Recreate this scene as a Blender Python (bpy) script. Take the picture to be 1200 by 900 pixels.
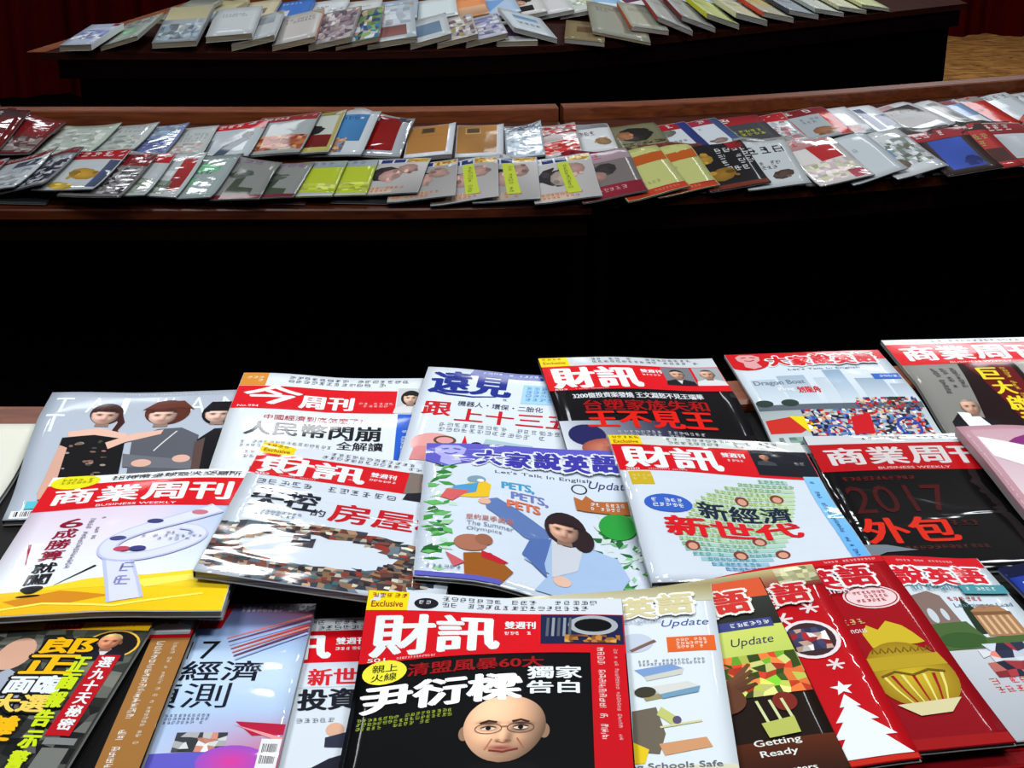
import bpy, bmesh, math, random
import numpy as np

scene = bpy.context.scene
for o in list(bpy.data.objects):
    bpy.data.objects.remove(o, do_unlink=True)
COL = scene.collection
R = math.radians
rng = random.Random(7)

# ------------------------------------------------------------ camera
cam_d = bpy.data.cameras.new('camera')
cam_d.sensor_width = 36.0
cam_d.lens = 54.0
cam = bpy.data.objects.new('camera', cam_d)
COL.objects.link(cam)
cam.location = (0.0, 0.0, 1.43)
cam.rotation_euler = (R(90 - 22), 0, 0)
scene.camera = cam

# ------------------------------------------------------------ world, lights, exposure
world = bpy.data.worlds.new('world')
scene.world = world
world.use_nodes = True
world.node_tree.nodes['Background'].inputs[0].default_value = (0.75, 0.85, 1.0, 1)
world.node_tree.nodes['Background'].inputs[1].default_value = 0.012

def unseen_area_light(x, y, z, sx, sy, power, col=(0.93, 0.97, 1.0)):  # unseen overhead area light, no fixture modelled
    l = bpy.data.lights.new('unseen_area_light', 'AREA')
    l.shape = 'RECTANGLE'
    l.size, l.size_y = sx, sy
    l.energy = power
    l.color = col
    o = bpy.data.objects.new('unseen_area_light', l)
    COL.objects.link(o)
    o.location = (x, y, z)
    return o

for (x, y, z, sz, p) in [(-1.5, 2.5, 3.4, 0.7, 50), (0.1, 2.5, 3.4, 0.7, 50), (1.7, 2.7, 3.4, 0.7, 54),  # added unseen for diffuse brightness, clear of the cover reflections
                         (-1.2, 0.3, 3.4, 0.7, 46), (1.2, 0.3, 3.4, 0.7, 46),  # unseen pair added to brighten the front of the near desk
                         (-0.68, 5.85, 3.3, 0.65, 46),
                         (-2.3, 8.5, 3.2, 0.8, 30), (0.1, 9.1, 3.2, 0.8, 30), (2.6, 9.2, 3.2, 1.4, 115),
                         (-3.3, 6.8, 3.3, 0.7, 55), (3.4, 6.8, 3.3, 0.7, 60)]:  # unseen pair added out to the sides to brighten the far desk
    unseen_area_light(x, y, z, sz, sz, p)

scene.view_settings.view_transform = 'Standard'
scene.view_settings.look = 'None'
scene.view_settings.gamma = 1.0
scene.view_settings.use_curve_mapping = False
scene.view_settings.exposure = -0.4

# ------------------------------------------------------------ materials
def lin(c):
    c = c / 255.0
    return c / 12.92 if c <= 0.04045 else ((c + 0.055) / 1.055) ** 2.4

def C(r, g, b):
    return (lin(r), lin(g), lin(b), 1.0)

def new_mat(name):
    m = bpy.data.materials.new(name)
    m.use_nodes = True
    nt = m.node_tree
    return m, nt, nt.nodes['Principled BSDF']

def cover_mat(name, rough, coat, coat_rough, bump, scale, stretch=(1, 1, 1)):
    m, nt, b = new_mat(name)
    a = nt.nodes.new('ShaderNodeAttribute')
    a.attribute_name = 'ink'
    nt.links.new(a.outputs['Color'], b.inputs['Base Color'])
    b.inputs['Roughness'].default_value = rough
    b.inputs['Specular IOR Level'].default_value = 0.03
    b.inputs['Coat Weight'].default_value = coat
    b.inputs['Coat Roughness'].default_value = coat_rough
    g = nt.nodes.new('ShaderNodeNewGeometry')
    mp = nt.nodes.new('ShaderNodeMapping')
    mp.inputs['Scale'].default_value = stretch
    nt.links.new(g.outputs['Position'], mp.inputs['Vector'])
    n = nt.nodes.new('ShaderNodeTexNoise')
    n.inputs['Scale'].default_value = scale
    n.inputs['Detail'].default_value = 2.0
    n.inputs['Distortion'].default_value = 0.6
    nt.links.new(mp.outputs['Vector'], n.inputs['Vector'])
    bp = nt.nodes.new('ShaderNodeBump')
    bp.inputs['Strength'].default_value = 1.0
    bp.inputs['Distance'].default_value = bump
    nt.links.new(n.outputs['Fac'], bp.inputs['Height'])
    nt.links.new(bp.outputs['Normal'], b.inputs['Coat Normal'])
    return m

M_COVER = cover_mat('coated_cover_paper', 0.5, 0.25, 0.08, 0.0012, 9.0)
M_FILM = cover_mat('cover_in_plastic_film', 0.45, 0.8, 0.07, 0.0035, 11.0, (1.0, 1.6, 1.0))
M_BOOK = cover_mat('laminated_book_cover', 0.45, 0.4, 0.2, 0.0015, 9.0)

def pages_mat(name, c0, c1):
    m, nt, b = new_mat(name)
    g = nt.nodes.new('ShaderNodeNewGeometry')
    mp = nt.nodes.new('ShaderNodeMapping')
    mp.inputs['Scale'].default_value = (3, 3, 900)
    nt.links.new(g.outputs['Position'], mp.inputs['Vector'])
    n = nt.nodes.new('ShaderNodeTexNoise')
    n.inputs['Scale'].default_value = 1.0
    nt.links.new(mp.outputs['Vector'], n.inputs['Vector'])
    r = nt.nodes.new('ShaderNodeValToRGB')
    r.color_ramp.elements[0].position = 0.35
    r.color_ramp.elements[0].color = c0
    r.color_ramp.elements[1].position = 0.65
    r.color_ramp.elements[1].color = c1
    nt.links.new(n.outputs['Fac'], r.inputs['Fac'])
    nt.links.new(r.outputs['Color'], b.inputs['Base Color'])
    b.inputs['Roughness'].default_value = 0.8
    return m

M_PAGES = pages_mat('magazine_page_edges', C(88, 86, 84), C(150, 148, 145))
M_PAGES_TAN = pages_mat('book_page_edges', C(120, 106, 84), C(176, 163, 138))
M_PAGES_GREY = pages_mat('grey_book_page_edges', C(128, 126, 120), C(186, 184, 176))

def wood_mat(name, c0, c1, rough, scale=(1.2, 14, 14), spec=0.4, coat=0.0):
    m, nt, b = new_mat(name)
    t = nt.nodes.new('ShaderNodeTexCoord')
    mp = nt.nodes.new('ShaderNodeMapping')
    mp.inputs['Scale'].default_value = scale
    nt.links.new(t.outputs['Object'], mp.inputs['Vector'])
    n = nt.nodes.new('ShaderNodeTexNoise')
    n.inputs['Scale'].default_value = 4.0
    n.inputs['Detail'].default_value = 6.0
    n.inputs['Distortion'].default_value = 1.0
    nt.links.new(mp.outputs['Vector'], n.inputs['Vector'])
    r = nt.nodes.new('ShaderNodeValToRGB')
    r.color_ramp.elements[0].position = 0.3
    r.color_ramp.elements[0].color = c0
    r.color_ramp.elements[1].position = 0.7
    r.color_ramp.elements[1].color = c1
    nt.links.new(n.outputs['Fac'], r.inputs['Fac'])
    nt.links.new(r.outputs['Color'], b.inputs['Base Color'])
    b.inputs['Roughness'].default_value = rough
    b.inputs['Specular IOR Level'].default_value = spec
    b.inputs['Coat Weight'].default_value = coat
    b.inputs['Coat Roughness'].default_value = 0.25
    return m

M_WOOD = wood_mat('polished_mahogany', C(50, 17, 7), C(88, 38, 16), 0.45, spec=0.25, coat=0.15)
M_RIM = wood_mat('mahogany_rim', C(92, 40, 17), C(136, 70, 32), 0.4, coat=0.3)
M_DARKWOOD = wood_mat('black_brown_wood', C(8, 2, 2), C(14, 4, 3), 0.9, spec=0.03)
M_REARTOP = wood_mat('dark_mahogany', C(30, 9, 5), C(54, 18, 9), 0.6, spec=0.1)
M_PARQUET = wood_mat('worn_parquet', C(96, 58, 26), C(190, 134, 70), 0.5, scale=(2.0, 6.0, 1.0))

def plain_mat(name, col, rough=0.9, spec=0.1, noise=0.0, nscale=200):
    m, nt, b = new_mat(name)
    b.inputs['Roughness'].default_value = rough
    b.inputs['Specular IOR Level'].default_value = spec
    n = nt.nodes.new('ShaderNodeTexNoise')
    n.inputs['Scale'].default_value = nscale
    mx = nt.nodes.new('ShaderNodeMix')
    mx.data_type = 'RGBA'
    mx.inputs[6].default_value = col
    mx.inputs[7].default_value = tuple(c * (1 - noise) for c in col[:3]) + (1,)
    nt.links.new(n.outputs['Fac'], mx.inputs[0])
    nt.links.new(mx.outputs[2], b.inputs['Base Color'])
    return m

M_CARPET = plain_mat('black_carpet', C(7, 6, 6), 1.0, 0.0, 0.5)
M_SHADETOP = plain_mat('black_shaded_desktop', C(10, 7, 6), 0.6, 0.15, 0.4)  # near-black desktop colour holds the shade in gaps between the magazines
M_CURTAIN = plain_mat('dark_red_velvet', C(66, 7, 5), 1.0, 0.0, 0.4, 30)
M_BLACK = plain_mat('matt_black_panel', C(4, 3, 3), 1.0, 0.0, 0.3)

# ------------------------------------------------------------ object helpers
def link(o, parent=None):
    COL.objects.link(o)
    if parent:
        o.parent = parent
    return o

def tag(o, label=None, cat=None, group=None, kind=None):
    if label: o['label'] = label
    if cat: o['category'] = cat
    if group: o['group'] = group
    if kind: o['kind'] = kind
    return o

def empty(name, loc=(0, 0, 0), rz=0.0):
    o = bpy.data.objects.new(name, None)
    o.empty_display_size = 0.05
    o.location = loc
    o.rotation_euler = (0, 0, rz)
    return link(o)

def mesh_obj(name, verts, faces, mat, parent=None, smooth=False, ink=None):
    me = bpy.data.meshes.new(name)
    me.from_pydata([tuple(v) for v in verts], [], faces)
    me.materials.append(mat)
    if smooth:
        me.polygons.foreach_set('use_smooth', [True] * len(me.polygons))
    if ink is not None:
        at = me.color_attributes.new('ink', 'FLOAT_COLOR', 'POINT')
        at.data.foreach_set('color', np.asarray(ink, dtype=np.float32).ravel())
    me.update()
    return link(bpy.data.objects.new(name, me), parent)

# ------------------------------------------------------------ curved desks
class Curve:
    """plan line of a desk: heading turns from 0 to deg between s0 and s1; passes (x0, y0) at s = x0"""
    def __init__(s, s0, s1, deg, x0, y0):
        s.S = np.linspace(-4, 4, 1601)
        s.H = np.radians(np.clip((s.S - s0) / (s1 - s0), 0, 1) * deg)
        X = np.concatenate([[0], np.cumsum(np.cos(s.H[:-1]) * .005)])
        Y = np.concatenate([[0], np.cumsum(np.sin(s.H[:-1]) * .005)])
        i = np.argmin(abs(s.S - x0))
        s.X = X - X[i] + x0
        s.Y = Y - Y[i] + y0
    def head(s, t):
        return float(np.interp(t, s.S, s.H))
    def at(s, t, v):
        h = s.head(t)
        return (float(np.interp(t, s.S, s.X)) - math.sin(h) * v, float(np.interp(t, s.S, s.Y)) + math.cos(h) * v)
    def field(s, gx, gy):
        """signed distance v behind the line, and s, for grids of points"""
        best = np.full(gx.shape, 1e9)
        v = np.zeros(gx.shape)
        for i in range(0, 1601, 3):
            d = (gx - s.X[i]) ** 2 + (gy - s.Y[i]) ** 2
            vv = -(gx - s.X[i]) * np.sin(s.H[i]) + (gy - s.Y[i]) * np.cos(s.H[i])
            m = d < best
            best[m] = d[m]
            v[m] = vv[m]
        return v

def sweep(name, cv, s0, s1, section, n, mat, parent, skew0=0.0):
    """a solid: the closed (v, z) section carried along the curve; skew0 slants the first end"""
    k = len(section)
    vs, fs = [], []
    for i in range(n + 1):
        f = i / n
        for (v, z) in section:
            t = s0 + (s1 - s0) * f + skew0 * v * (1 - f)
            x, y = cv.at(t, v)
            vs.append((x, y, z))
    for i in range(n):
        for j in range(k):
            a, b = i * k + j, i * k + (j + 1) % k
            fs.append((a, b, b + k, a + k))
    fs.append(tuple(range(k - 1, -1, -1)))
    fs.append(tuple(n * k + j for j in range(k)))
    o = mesh_obj(name, vs, fs, mat, parent)
    bm = bmesh.new()
    bm.from_mesh(o.data)
    bmesh.ops.recalc_face_normals(bm, faces=bm.faces)
    bm.to_mesh(o.data)
    bm.free()
    return o

FG = Curve(-0.5, 0.6, 17.0, -0.5, 1.587)       # back edge of the near desk
MID = Curve(-0.55, 1.2, 20.0, -0.56, 4.965)    # inner foot of the rim of the middle desk
REAR = Curve(-0.9, 0.95, 32.5, -0.9, 6.85)     # front edge of the far desk

# floors and background
def box_verts(x0, x1, y0, y1, z0, z1):
    return [(x0, y0, z0), (x1, y0, z0), (x1, y1, z0), (x0, y1, z0), (x0, y0, z1), (x1, y0, z1), (x1, y1, z1), (x0, y1, z1)]
BOXF = [(3, 2, 1, 0), (4, 5, 6, 7), (0, 1, 5, 4), (1, 2, 6, 5), (2, 3, 7, 6), (3, 0, 4, 7)]
def box(name, x0, x1, y0, y1, z0, z1, mat, parent=None):
    return mesh_obj(name, box_verts(x0, x1, y0, y1, z0, z1), BOXF, mat, parent)

FLOOR = -0.45
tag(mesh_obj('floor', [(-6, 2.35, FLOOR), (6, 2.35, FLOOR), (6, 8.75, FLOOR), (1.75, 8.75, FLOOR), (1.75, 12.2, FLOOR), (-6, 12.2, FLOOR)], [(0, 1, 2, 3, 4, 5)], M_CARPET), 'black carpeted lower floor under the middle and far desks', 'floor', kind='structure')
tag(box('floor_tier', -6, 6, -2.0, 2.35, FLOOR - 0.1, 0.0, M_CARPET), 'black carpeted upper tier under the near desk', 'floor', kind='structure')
tag(box('floor_parquet', 1.75, 6, 8.75, 12.2, FLOOR - 0.1, FLOOR, M_PARQUET), 'worn brown wooden floor beyond the far desk', 'floor', kind='structure')

tag(box('wall_back', -6, 6, 12.2, 12.35, FLOOR - 0.1, 3.5, M_DARKWOOD), 'dark wall behind the curtains', 'wall', kind='structure')

def curtain(name, x0, x1, y, label):
    n = int((x1 - x0) / 0.025)
    vs, fs = [], []
    for side in (0, 1):
        for i in range(n + 1):
            x = x0 + (x1 - x0) * i / n
            d = 0.07 * math.sin(x * 15 + 1.3 * math.sin(x * 3.1)) + 0.025 * math.sin(x * 41)
            yy = y + d + side * 0.01
            vs += [(x, yy, FLOOR), (x, yy + 0.01, 3.2)]
    m = 2 * (n + 1)
    for i in range(n):
        a = 2 * i
        fs.append((a, a + 2, a + 3, a + 1))
        fs.append((m + a, m + a + 1, m + a + 3, m + a + 2))
    fs.append((0, 1, m + 1, m))
    fs.append((m - 2, 2 * m - 2, 2 * m - 1, m - 1))
    o = mesh_obj(name, vs, fs, M_CURTAIN, None, True)
    tag(o, label, 'curtain')
curtain('curtain', -5.5, 1.6, 9.35, 'dark red pleated curtain hanging behind the left end of the far desk')
curtain('curtain', 1.9, 6.0, 11.6, 'dark red curtain in shadow beyond the brown wooden floor')

# near desk ---------------------------------------------------
d = empty('curved_desk', (0, 0, 0))
tag(d, 'dark near desk with brown wooden rim, under the large magazines in front', 'desk', 'curved desks in rows')
sweep('desktop', FG, -1.25, 1.35, [(-0.68, .72), (-0.68, .75), (-0.065, .75), (-0.065, .72)], 40, M_SHADETOP, d)
sweep('rim', FG, -1.25, 1.35, [(-0.065, .72), (-0.065, .759), (-0.061, .763), (-0.004, .763), (0, .759), (0, .72)], 40, M_RIM, d)
sweep('modesty_panel', FG, -1.23, 1.33, [(-0.06, 0.0), (-0.06, .72), (-0.03, .72), (-0.03, 0.0)], 40, M_DARKWOOD, d)
sweep('apron', FG, -1.23, 1.33, [(-0.66, .60), (-0.66, .72), (-0.64, .72), (-0.64, .60)], 40, M_DARKWOOD, d)
for s in (-1.22, 1.30):
    sweep('end_panel', FG, s, s + 0.03, [(-0.64, 0.0), (-0.64, .72), (-0.06, .72), (-0.06, 0.0)], 1, M_DARKWOOD, d)

# middle desks: two units meeting at a gap in the rim ----------
def mid_z(v):
    return 0.34 + 0.2 * v
def mid_desk(s0, s1, label, vf):
    d = empty('curved_desk', (0, 0, 0))
    tag(d, label, 'desk', 'curved desks in rows')
    n = max(8, int((s1 - s0) / 0.08))
    sweep('desktop', MID, s0, s1, [(vf, mid_z(vf) - .03), (vf, mid_z(vf) - .004), (vf + .004, mid_z(vf + .004)), (0, mid_z(0)), (0, mid_z(0) - .03)], n, M_WOOD, d)
    sweep('rim', MID, s0, s1, [(0, .30), (0, .378), (0.004, .382), (0.061, .383), (0.065, .379), (0.065, .30)], n, M_RIM, d)
    sweep('modesty_panel', MID, s0 + .01, s1 - .01, [(0.03, FLOOR), (0.03, .30), (0.06, .30), (0.06, FLOOR)], n, M_BLACK, d)
    sweep('apron', MID, s0 + .01, s1 - .01, [(vf + .015, .12), (vf + .015, .192), (vf + .035, .196), (vf + .035, .12)], n, M_DARKWOOD, d)
    for s in (s0 + .01, s1 - .04):
        sweep('end_panel', MID, s, s + .03, [(vf + .04, FLOOR), (vf + .04, .195), (0.03, .30), (0.03, FLOOR)], 1, M_BLACK, d)
mid_desk(-2.6, 0.155, 'straight left unit of the middle mahogany desk, left of the rim gap', -0.605)
mid_desk(0.172, 2.6, 'curving right unit of the middle mahogany desk, right of the rim gap', -0.57)

# far desk ----------------------------------------------------
def rear_z(v):
    return 0.25 + 0.2 * v
d = empty('curved_desk', (0, 0, 0))
tag(d, 'far dark desk covered with books, in front of the red curtain', 'desk', 'curved desks in rows')
SK = 1.0
sweep('desktop', REAR, -2.07, 2.80, [(-0.02, rear_z(-.02) - .03), (-0.02, rear_z(-.02)), (0.60, rear_z(.6)), (0.60, rear_z(.6) - .03)], 60, M_REARTOP, d, SK)
sweep('rim', REAR, -2.07, 2.80, [(0.60, .33), (0.60, .392), (0.604, .396), (0.69, .398), (0.69, .33)], 60, M_RIM, d, SK)
sweep('modesty_panel', REAR, -1.95, 2.72, [(0.02, FLOOR), (0.02, .20), (0.05, .20), (0.05, FLOOR)], 60, M_BLACK, d, SK)
sweep('apron', REAR, -2.0, 2.76, [(-0.01, .13), (-0.01, .216), (0.01, .22), (0.01, .13)], 60, M_DARKWOOD, d, SK)
sweep('end_panel', REAR, 2.69, 2.72, [(0.05, FLOOR), (0.05, .225), (0.63, .33), (0.63, FLOOR)], 1, M_BLACK, d)
# slim wooden edging along the slanted left end
def rear_left_edge():
    vs = []
    for v in (-0.02, 0.69):
        for (ds, dz) in ((-0.05, 0.0), (0.03, 0.0), (0.03, 0.004), (-0.05, 0.004)):
            x, y = REAR.at(-2.07 + SK * v + ds, v)
            z = (rear_z(v) if v < .6 else .40) + 0.001
            vs.append((x, y, z + dz))
    fs = [(0, 1, 5, 4), (1, 2, 6, 5), (2, 3, 7, 6), (3, 0, 4, 7), (3, 2, 1, 0), (4, 5, 6, 7)]
    mesh_obj('end_edging', vs, fs, M_RIM, d)
rear_left_edge()

# ------------------------------------------------------------ piles: height maps on which sheets settle
class Pile:
    def __init__(s, x0, x1, y0, y1, res):
        s.x0, s.y0, s.res = x0, y0, res
        s.nx, s.ny = int((x1 - x0) / res) + 1, int((y1 - y0) / res) + 1
        gx, gy = np.meshgrid(x0 + np.arange(s.nx) * res, y0 + np.arange(s.ny) * res)
        s.gx, s.gy = gx, gy
        s.Z = np.zeros((s.ny, s.nx))
    def idx(s, x, y):
        ix = np.clip(np.rint((x - s.x0) / s.res).astype(int), 0, s.nx - 1)
        iy = np.clip(np.rint((y - s.y0) / s.res).astype(int), 0, s.ny - 1)
        return iy, ix
    def settle(s, x, y, rz, w, h, t, nx, ny, flex=2, curl=(0, 0, 0, 0), rigid=False, bulge=0.0, gap=0.0005):
        k = max(1, int(math.ceil(max(w / nx, h / ny) / s.res)))
        u = np.linspace(-w / 2, w / 2, nx * k + 1)
        v = np.linspace(-h / 2, h / 2, ny * k + 1)
        U, V = np.meshgrid(u, v)
        c, sn = math.cos(rz), math.sin(rz)
        S = s.Z[s.idx(x + U * c - V * sn, y + U * sn + V * c)]
        k2 = (k + 1) // 2
        sup = np.zeros((ny + 1, nx + 1))
        for j in range(ny + 1):
            for i in range(nx + 1):
                sup[j, i] = S[max(0, j * k - k2):j * k + k2 + 1, max(0, i * k - k2):i * k + k2 + 1].max()
        Uc, Vc = np.meshgrid(np.linspace(-w / 2, w / 2, nx + 1), np.linspace(-h / 2, h / 2, ny + 1))
        uf, vf, sf = U.ravel(), V.ravel(), S.ravel()
        a0 = b0 = 0.0
        span = 0.36
        for it in range(3):
            A, B = np.meshgrid(a0 + np.linspace(-span, span, 13), b0 + np.linspace(-span, span, 13))
            A, B = A.ravel(), B.ravel()
            cc = (sf[None] - A[:, None] * uf[None] - B[:, None] * vf[None]).max(1)
            j = np.argmin(cc + 0.002 * (abs(A) + abs(B)))
            a0, b0 = A[j], B[j]
            span /= 5
        z = cc[j] + a0 * Uc + b0 * Vc
        if not rigid:
            f = sup
            def win(f, fn):
                p = np.pad(f, 1, mode='edge')
                st = [p[a:a + f.shape[0], b:b + f.shape[1]] for a in range(3) for b in range(3)]
                return fn(np.stack(st), axis=0)
            for _ in range(flex):
                f = win(f, np.max)
            for _ in range(flex):
                f = win(f, np.mean)
            z = np.minimum(z, f)
            for _ in range(2):
                z = win(z, np.mean)
            z = np.maximum(z, S[::k, ::k])
        for _ in range(2):                                 # lift each node where the sheet would still cut what lies below
            FU, FV = np.meshgrid(np.arange(nx * k + 1) / k, np.arange(ny * k + 1) / k)
            viol = np.maximum(0, S + 0.0003 - bil(z, FU, FV))
            if viol.max() < 1e-5:
                break
            for j in range(ny + 1):
                for i in range(nx + 1):
                    z[j, i] += viol[max(0, j * k - k):j * k + k + 1, max(0, i * k - k):i * k + k + 1].max()
        z = z + gap
        for (amt, cu, cv) in zip(curl, (-1, 1, -1, 1), (1, 1, -1, -1)):
            if amt:
                dd = np.hypot((Uc - cu * w / 2), (Vc - cv * h / 2))
                z = z + amt * np.clip(1 - dd / (0.75 * min(w, h)), 0, 1) ** 2
        top = z + t
        if bulge:
            top = top + bulge * np.sin(np.pi * (Uc / w + .5)) * np.sin(np.pi * (Vc / h + .5)) ** 0.5
        # stamp
        n1, n2 = int(w / s.res * 2) + 2, int(h / s.res * 2) + 2
        fu = np.linspace(0, nx, n1)
        fv = np.linspace(0, ny, n2)
        FU, FV = np.meshgrid(fu, fv)
        zt = bil(top, FU, FV)
        pu, pv = (FU / nx - .5) * w, (FV / ny - .5) * h
        iy, ix = s.idx(x + pu * c - pv * sn, y + pu * sn + pv * c)
        np.maximum.at(s.Z, (iy, ix), zt + 0.0017)        # room for the print on top
        return z, top

def bil(G, fu, fv):
    i = np.clip(np.floor(fu).astype(int), 0, G.shape[1] - 2)
    j = np.clip(np.floor(fv).astype(int), 0, G.shape[0] - 2)
    a, b = fu - i, fv - j
    return (G[j, i] * (1 - a) * (1 - b) + G[j, i + 1] * a * (1 - b) + G[j + 1, i] * (1 - a) * b + G[j + 1, i + 1] * a * b)

# ------------------------------------------------------------ printed matter (flat ink shapes in a 21 x 28 page frame, y down)
_tc = {}
_txt = bpy.data.curves.new('lettering', 'FONT')
_txt.resolution_u = 3
_txo = bpy.data.objects.new('lettering', _txt)
COL.objects.link(_txo)

def glyphs(s, bold):
    key = (s, bold)
    if key not in _tc:
        _txt.body = s
        _txt.offset = bold
        _txt.size = 1.0
        dg = bpy.context.evaluated_depsgraph_get()
        dg.update()
        me = bpy.data.meshes.new_from_object(_txo.evaluated_get(dg))
        v = np.empty(len(me.vertices) * 3)
        me.vertices.foreach_get('co', v)
        f = [tuple(p.vertices) for p in me.polygons]
        _tc[key] = (v.reshape(-1, 3)[:, :2], f)
        bpy.data.meshes.remove(me)
    return _tc[key]

class Art:
    def __init__(s, seed=1):
        s.items = []
        s.cur = 'cover_picture'
        s.r = random.Random(seed)
        s.bg = lambda u, v: (210, 216, 222)
        s.film = False
    def part(s, n):
        s.cur = n
    def add(s, pts, faces, cols):
        pts = np.asarray(pts, float).copy()
        if not len(pts):
            return
        pts[:, 0] = np.clip(pts[:, 0], 0.03, 20.97)
        pts[:, 1] = np.clip(pts[:, 1], 0.03, 27.97)
        bb = (pts[:, 0].min(), pts[:, 1].min(), pts[:, 0].max(), pts[:, 1].max())
        lv = 1
        for it in s.items:
            b = it[4]
            if b[0] < bb[2] and b[2] > bb[0] and b[1] < bb[3] and b[3] > bb[1]:
                lv = max(lv, it[5] + 1)
        cols = np.asarray(cols, float)
        if cols.ndim == 1:
            cols = np.tile(cols, (len(pts), 1))
        s.items.append((s.cur, pts, faces, cols, bb, lv))
    def rect(s, x, y, w, h, c, sk=0.0):
        s.add([(x + sk, y), (x + w + sk, y), (x + w, y + h), (x, y + h)], [(3, 2, 1, 0)], c)
    def grad(s, x, y, w, h, ctl, ctr, cbl, cbr, n=6):
        pts, cols, fs = [], [], []
        for j in range(n + 1):
            for i in range(n + 1):
                a, b = i / n, j / n
                pts.append((x + w * a, y + h * b))
                cols.append([(ctl[k] * (1 - a) + ctr[k] * a) * (1 - b) + (cbl[k] * (1 - a) + cbr[k] * a) * b for k in range(3)])
        for j in range(n):
            for i in range(n):
                p = j * (n + 1) + i
                fs.append((p + n + 1, p + n + 2, p + 1, p))
        s.add(pts, fs, cols)
    def poly(s, pts, c):
        s.add(pts, [tuple(range(len(pts)))[::-1]], c)
    def ell(s, cx, cy, rx, ry, c, rot=0, c2=None, n=22, a0=0, a1=360):
        ca, sa = math.cos(R(rot)), math.sin(R(rot))
        pts = [(cx, cy)]
        full = (a1 - a0) >= 360
        m = n if full else n + 1
        for i in range(m):
            t = R(a0 + (a1 - a0) * i / n)
            px, py = rx * math.cos(t), ry * math.sin(t)
            pts.append((cx + px * ca - py * sa, cy + px * sa + py * ca))
        fs = [(0, 1 + (i + 1) % m, 1 + i) for i in range(n if full else n)]
        s.add(pts, fs, [c] + [(c2 or c)] * m)
    def ring(s, cx, cy, rx, ry, wd, c, n=28):
        pts = []
        for i in range(n):
            t = 2 * math.pi * i / n
            pts += [(cx + rx * math.cos(t), cy + ry * math.sin(t)), (cx + (rx - wd) * math.cos(t), cy + (ry - wd) * math.sin(t))]
        s.add(pts, [(2 * i, 2 * i + 1, (2 * i + 3) % (2 * n), (2 * i + 2) % (2 * n)) for i in range(n)], c)
    def line(s, pts, wd, c, w2=None):
        """a stroke of given width along a polyline (rounded when it has many points)"""
        P = np.asarray(pts, float)
        if len(P) > 5:
            q = np.vstack([2 * P[0] - P[1], P, 2 * P[-1] - P[-2]])
            o = []
            for i in range(1, len(q) - 2):
                for t in np.arange(0, 1, .2):
                    o.append(.5 * ((2 * q[i]) + (-q[i - 1] + q[i + 1]) * t + (2 * q[i - 1] - 5 * q[i] + 4 * q[i + 1] - q[i + 2]) * t * t + (-q[i - 1] + 3 * q[i] - 3 * q[i + 1] + q[i + 2]) * t ** 3))
            P = np.array(o + [P[-1]])
        n = len(P)
        out = []
        for i in range(n):
            t = P[min(i + 1, n - 1)] - P[max(i - 1, 0)]
            t = t / (np.hypot(*t) + 1e-9)
            k = wd + ((w2 if w2 is not None else wd) - wd) * i / (n - 1)
            nn = np.array([-t[1], t[0]]) * k / 2
            out += [P[i] + nn, P[i] - nn]
        s.add(out, [(2 * i, 2 * i + 1, 2 * i + 3, 2 * i + 2) for i in range(n - 1)], c)
    def text(s, t, x, y, w, h, c, bold=0.0, shear=0.0, out=None):
        if out:
            oc, ow = out
            ow = ow + min(bold * h * 1.4, .05 * h)
            L = None
            for i, (dx, dy) in enumerate(((-ow, 0), (ow, 0), (0, -ow), (0, ow), (-.7 * ow, -.7 * ow), (.7 * ow, .7 * ow), (.7 * ow, -.7 * ow), (-.7 * ow, .7 * ow))):
                L = s._text(t, x + dx, y + dy, w, h, oc, 0.0, shear, L)
        s._text(t, x, y, w, h, c, bold, shear)
    def _text(s, t, x, y, w, h, c, bold, shear, level=None):
        """one run of lettering; returns the next free level (copies lie a hair above each other)"""
        v, f = glyphs(t, 0.0)
        if not len(v):
            return level
        lo, hi = v.min(0), v.max(0)
        k = (v - lo) / np.maximum(hi - lo, 1e-6)
        if bold > 0:                                       # heavier strokes: the letter swept a little to each side
            e = min(bold * h * 1.8, .05 * h)
            k = k * [(w - 2 * e) / w, (h - 1.2 * e) / h] + [e / w, .6 * e / h]
            sh = [(-e, -.4 * e), (e, .4 * e), (0, -.6 * e), (0, .6 * e), (.6 * e, -.3 * e), (-.6 * e, .3 * e)]
        else:
            sh = [(0, 0)]
        base = np.stack([x + k[:, 0] * w + shear * k[:, 1] * h, y + (1 - k[:, 1]) * h], 1)
        for d in sh:
            s.add(base + d, f, c)
            if level is not None:
                s.items[-1] = s.items[-1][:5] + (level,)
            level = s.items[-1][5] + .14
        return level
    def vtext(s, t, x, y, w, h, c, bold=0.0, dx=0.0):
        n = len(t)
        for i, ch in enumerate(t):
            if ch != ' ':
                s._text(ch, x + dx * i / max(1, n - 1), y + h * i / n, w, h / n * 0.9, c, bold, 0)
    def micro(s, x, y, w, h, c, rows=1, fill=0.92, gap=0.25, vertical=False):
        """lines too small to read in the photograph: rows of tiny marks"""
        pts, fs = [], []
        if vertical:
            rw = w / rows
            for r_ in range(rows):
                cy = y
                while cy < y + h * (1.0 if r_ == 0 else s.r.uniform(.6, 1)):
                    d = rw * 0.62
                    if s.r.random() < fill:
                        s._q(pts, fs, x + r_ * rw, cy, d, d * 0.82)
                    cy += d
        else:
            rh = h / rows
            for r_ in range(rows):
                cx = x
                end = x + w * (1.0 if r_ < rows - 1 else s.r.uniform(.75, 1))
                while cx < end:
                    d = rh * (1 - gap)
                    if s.r.random() < fill:
                        s._q(pts, fs, cx, y + r_ * rh, d * 0.84, d)
                    cx += d
        if pts:
            s.add(pts, fs, c)
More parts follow.
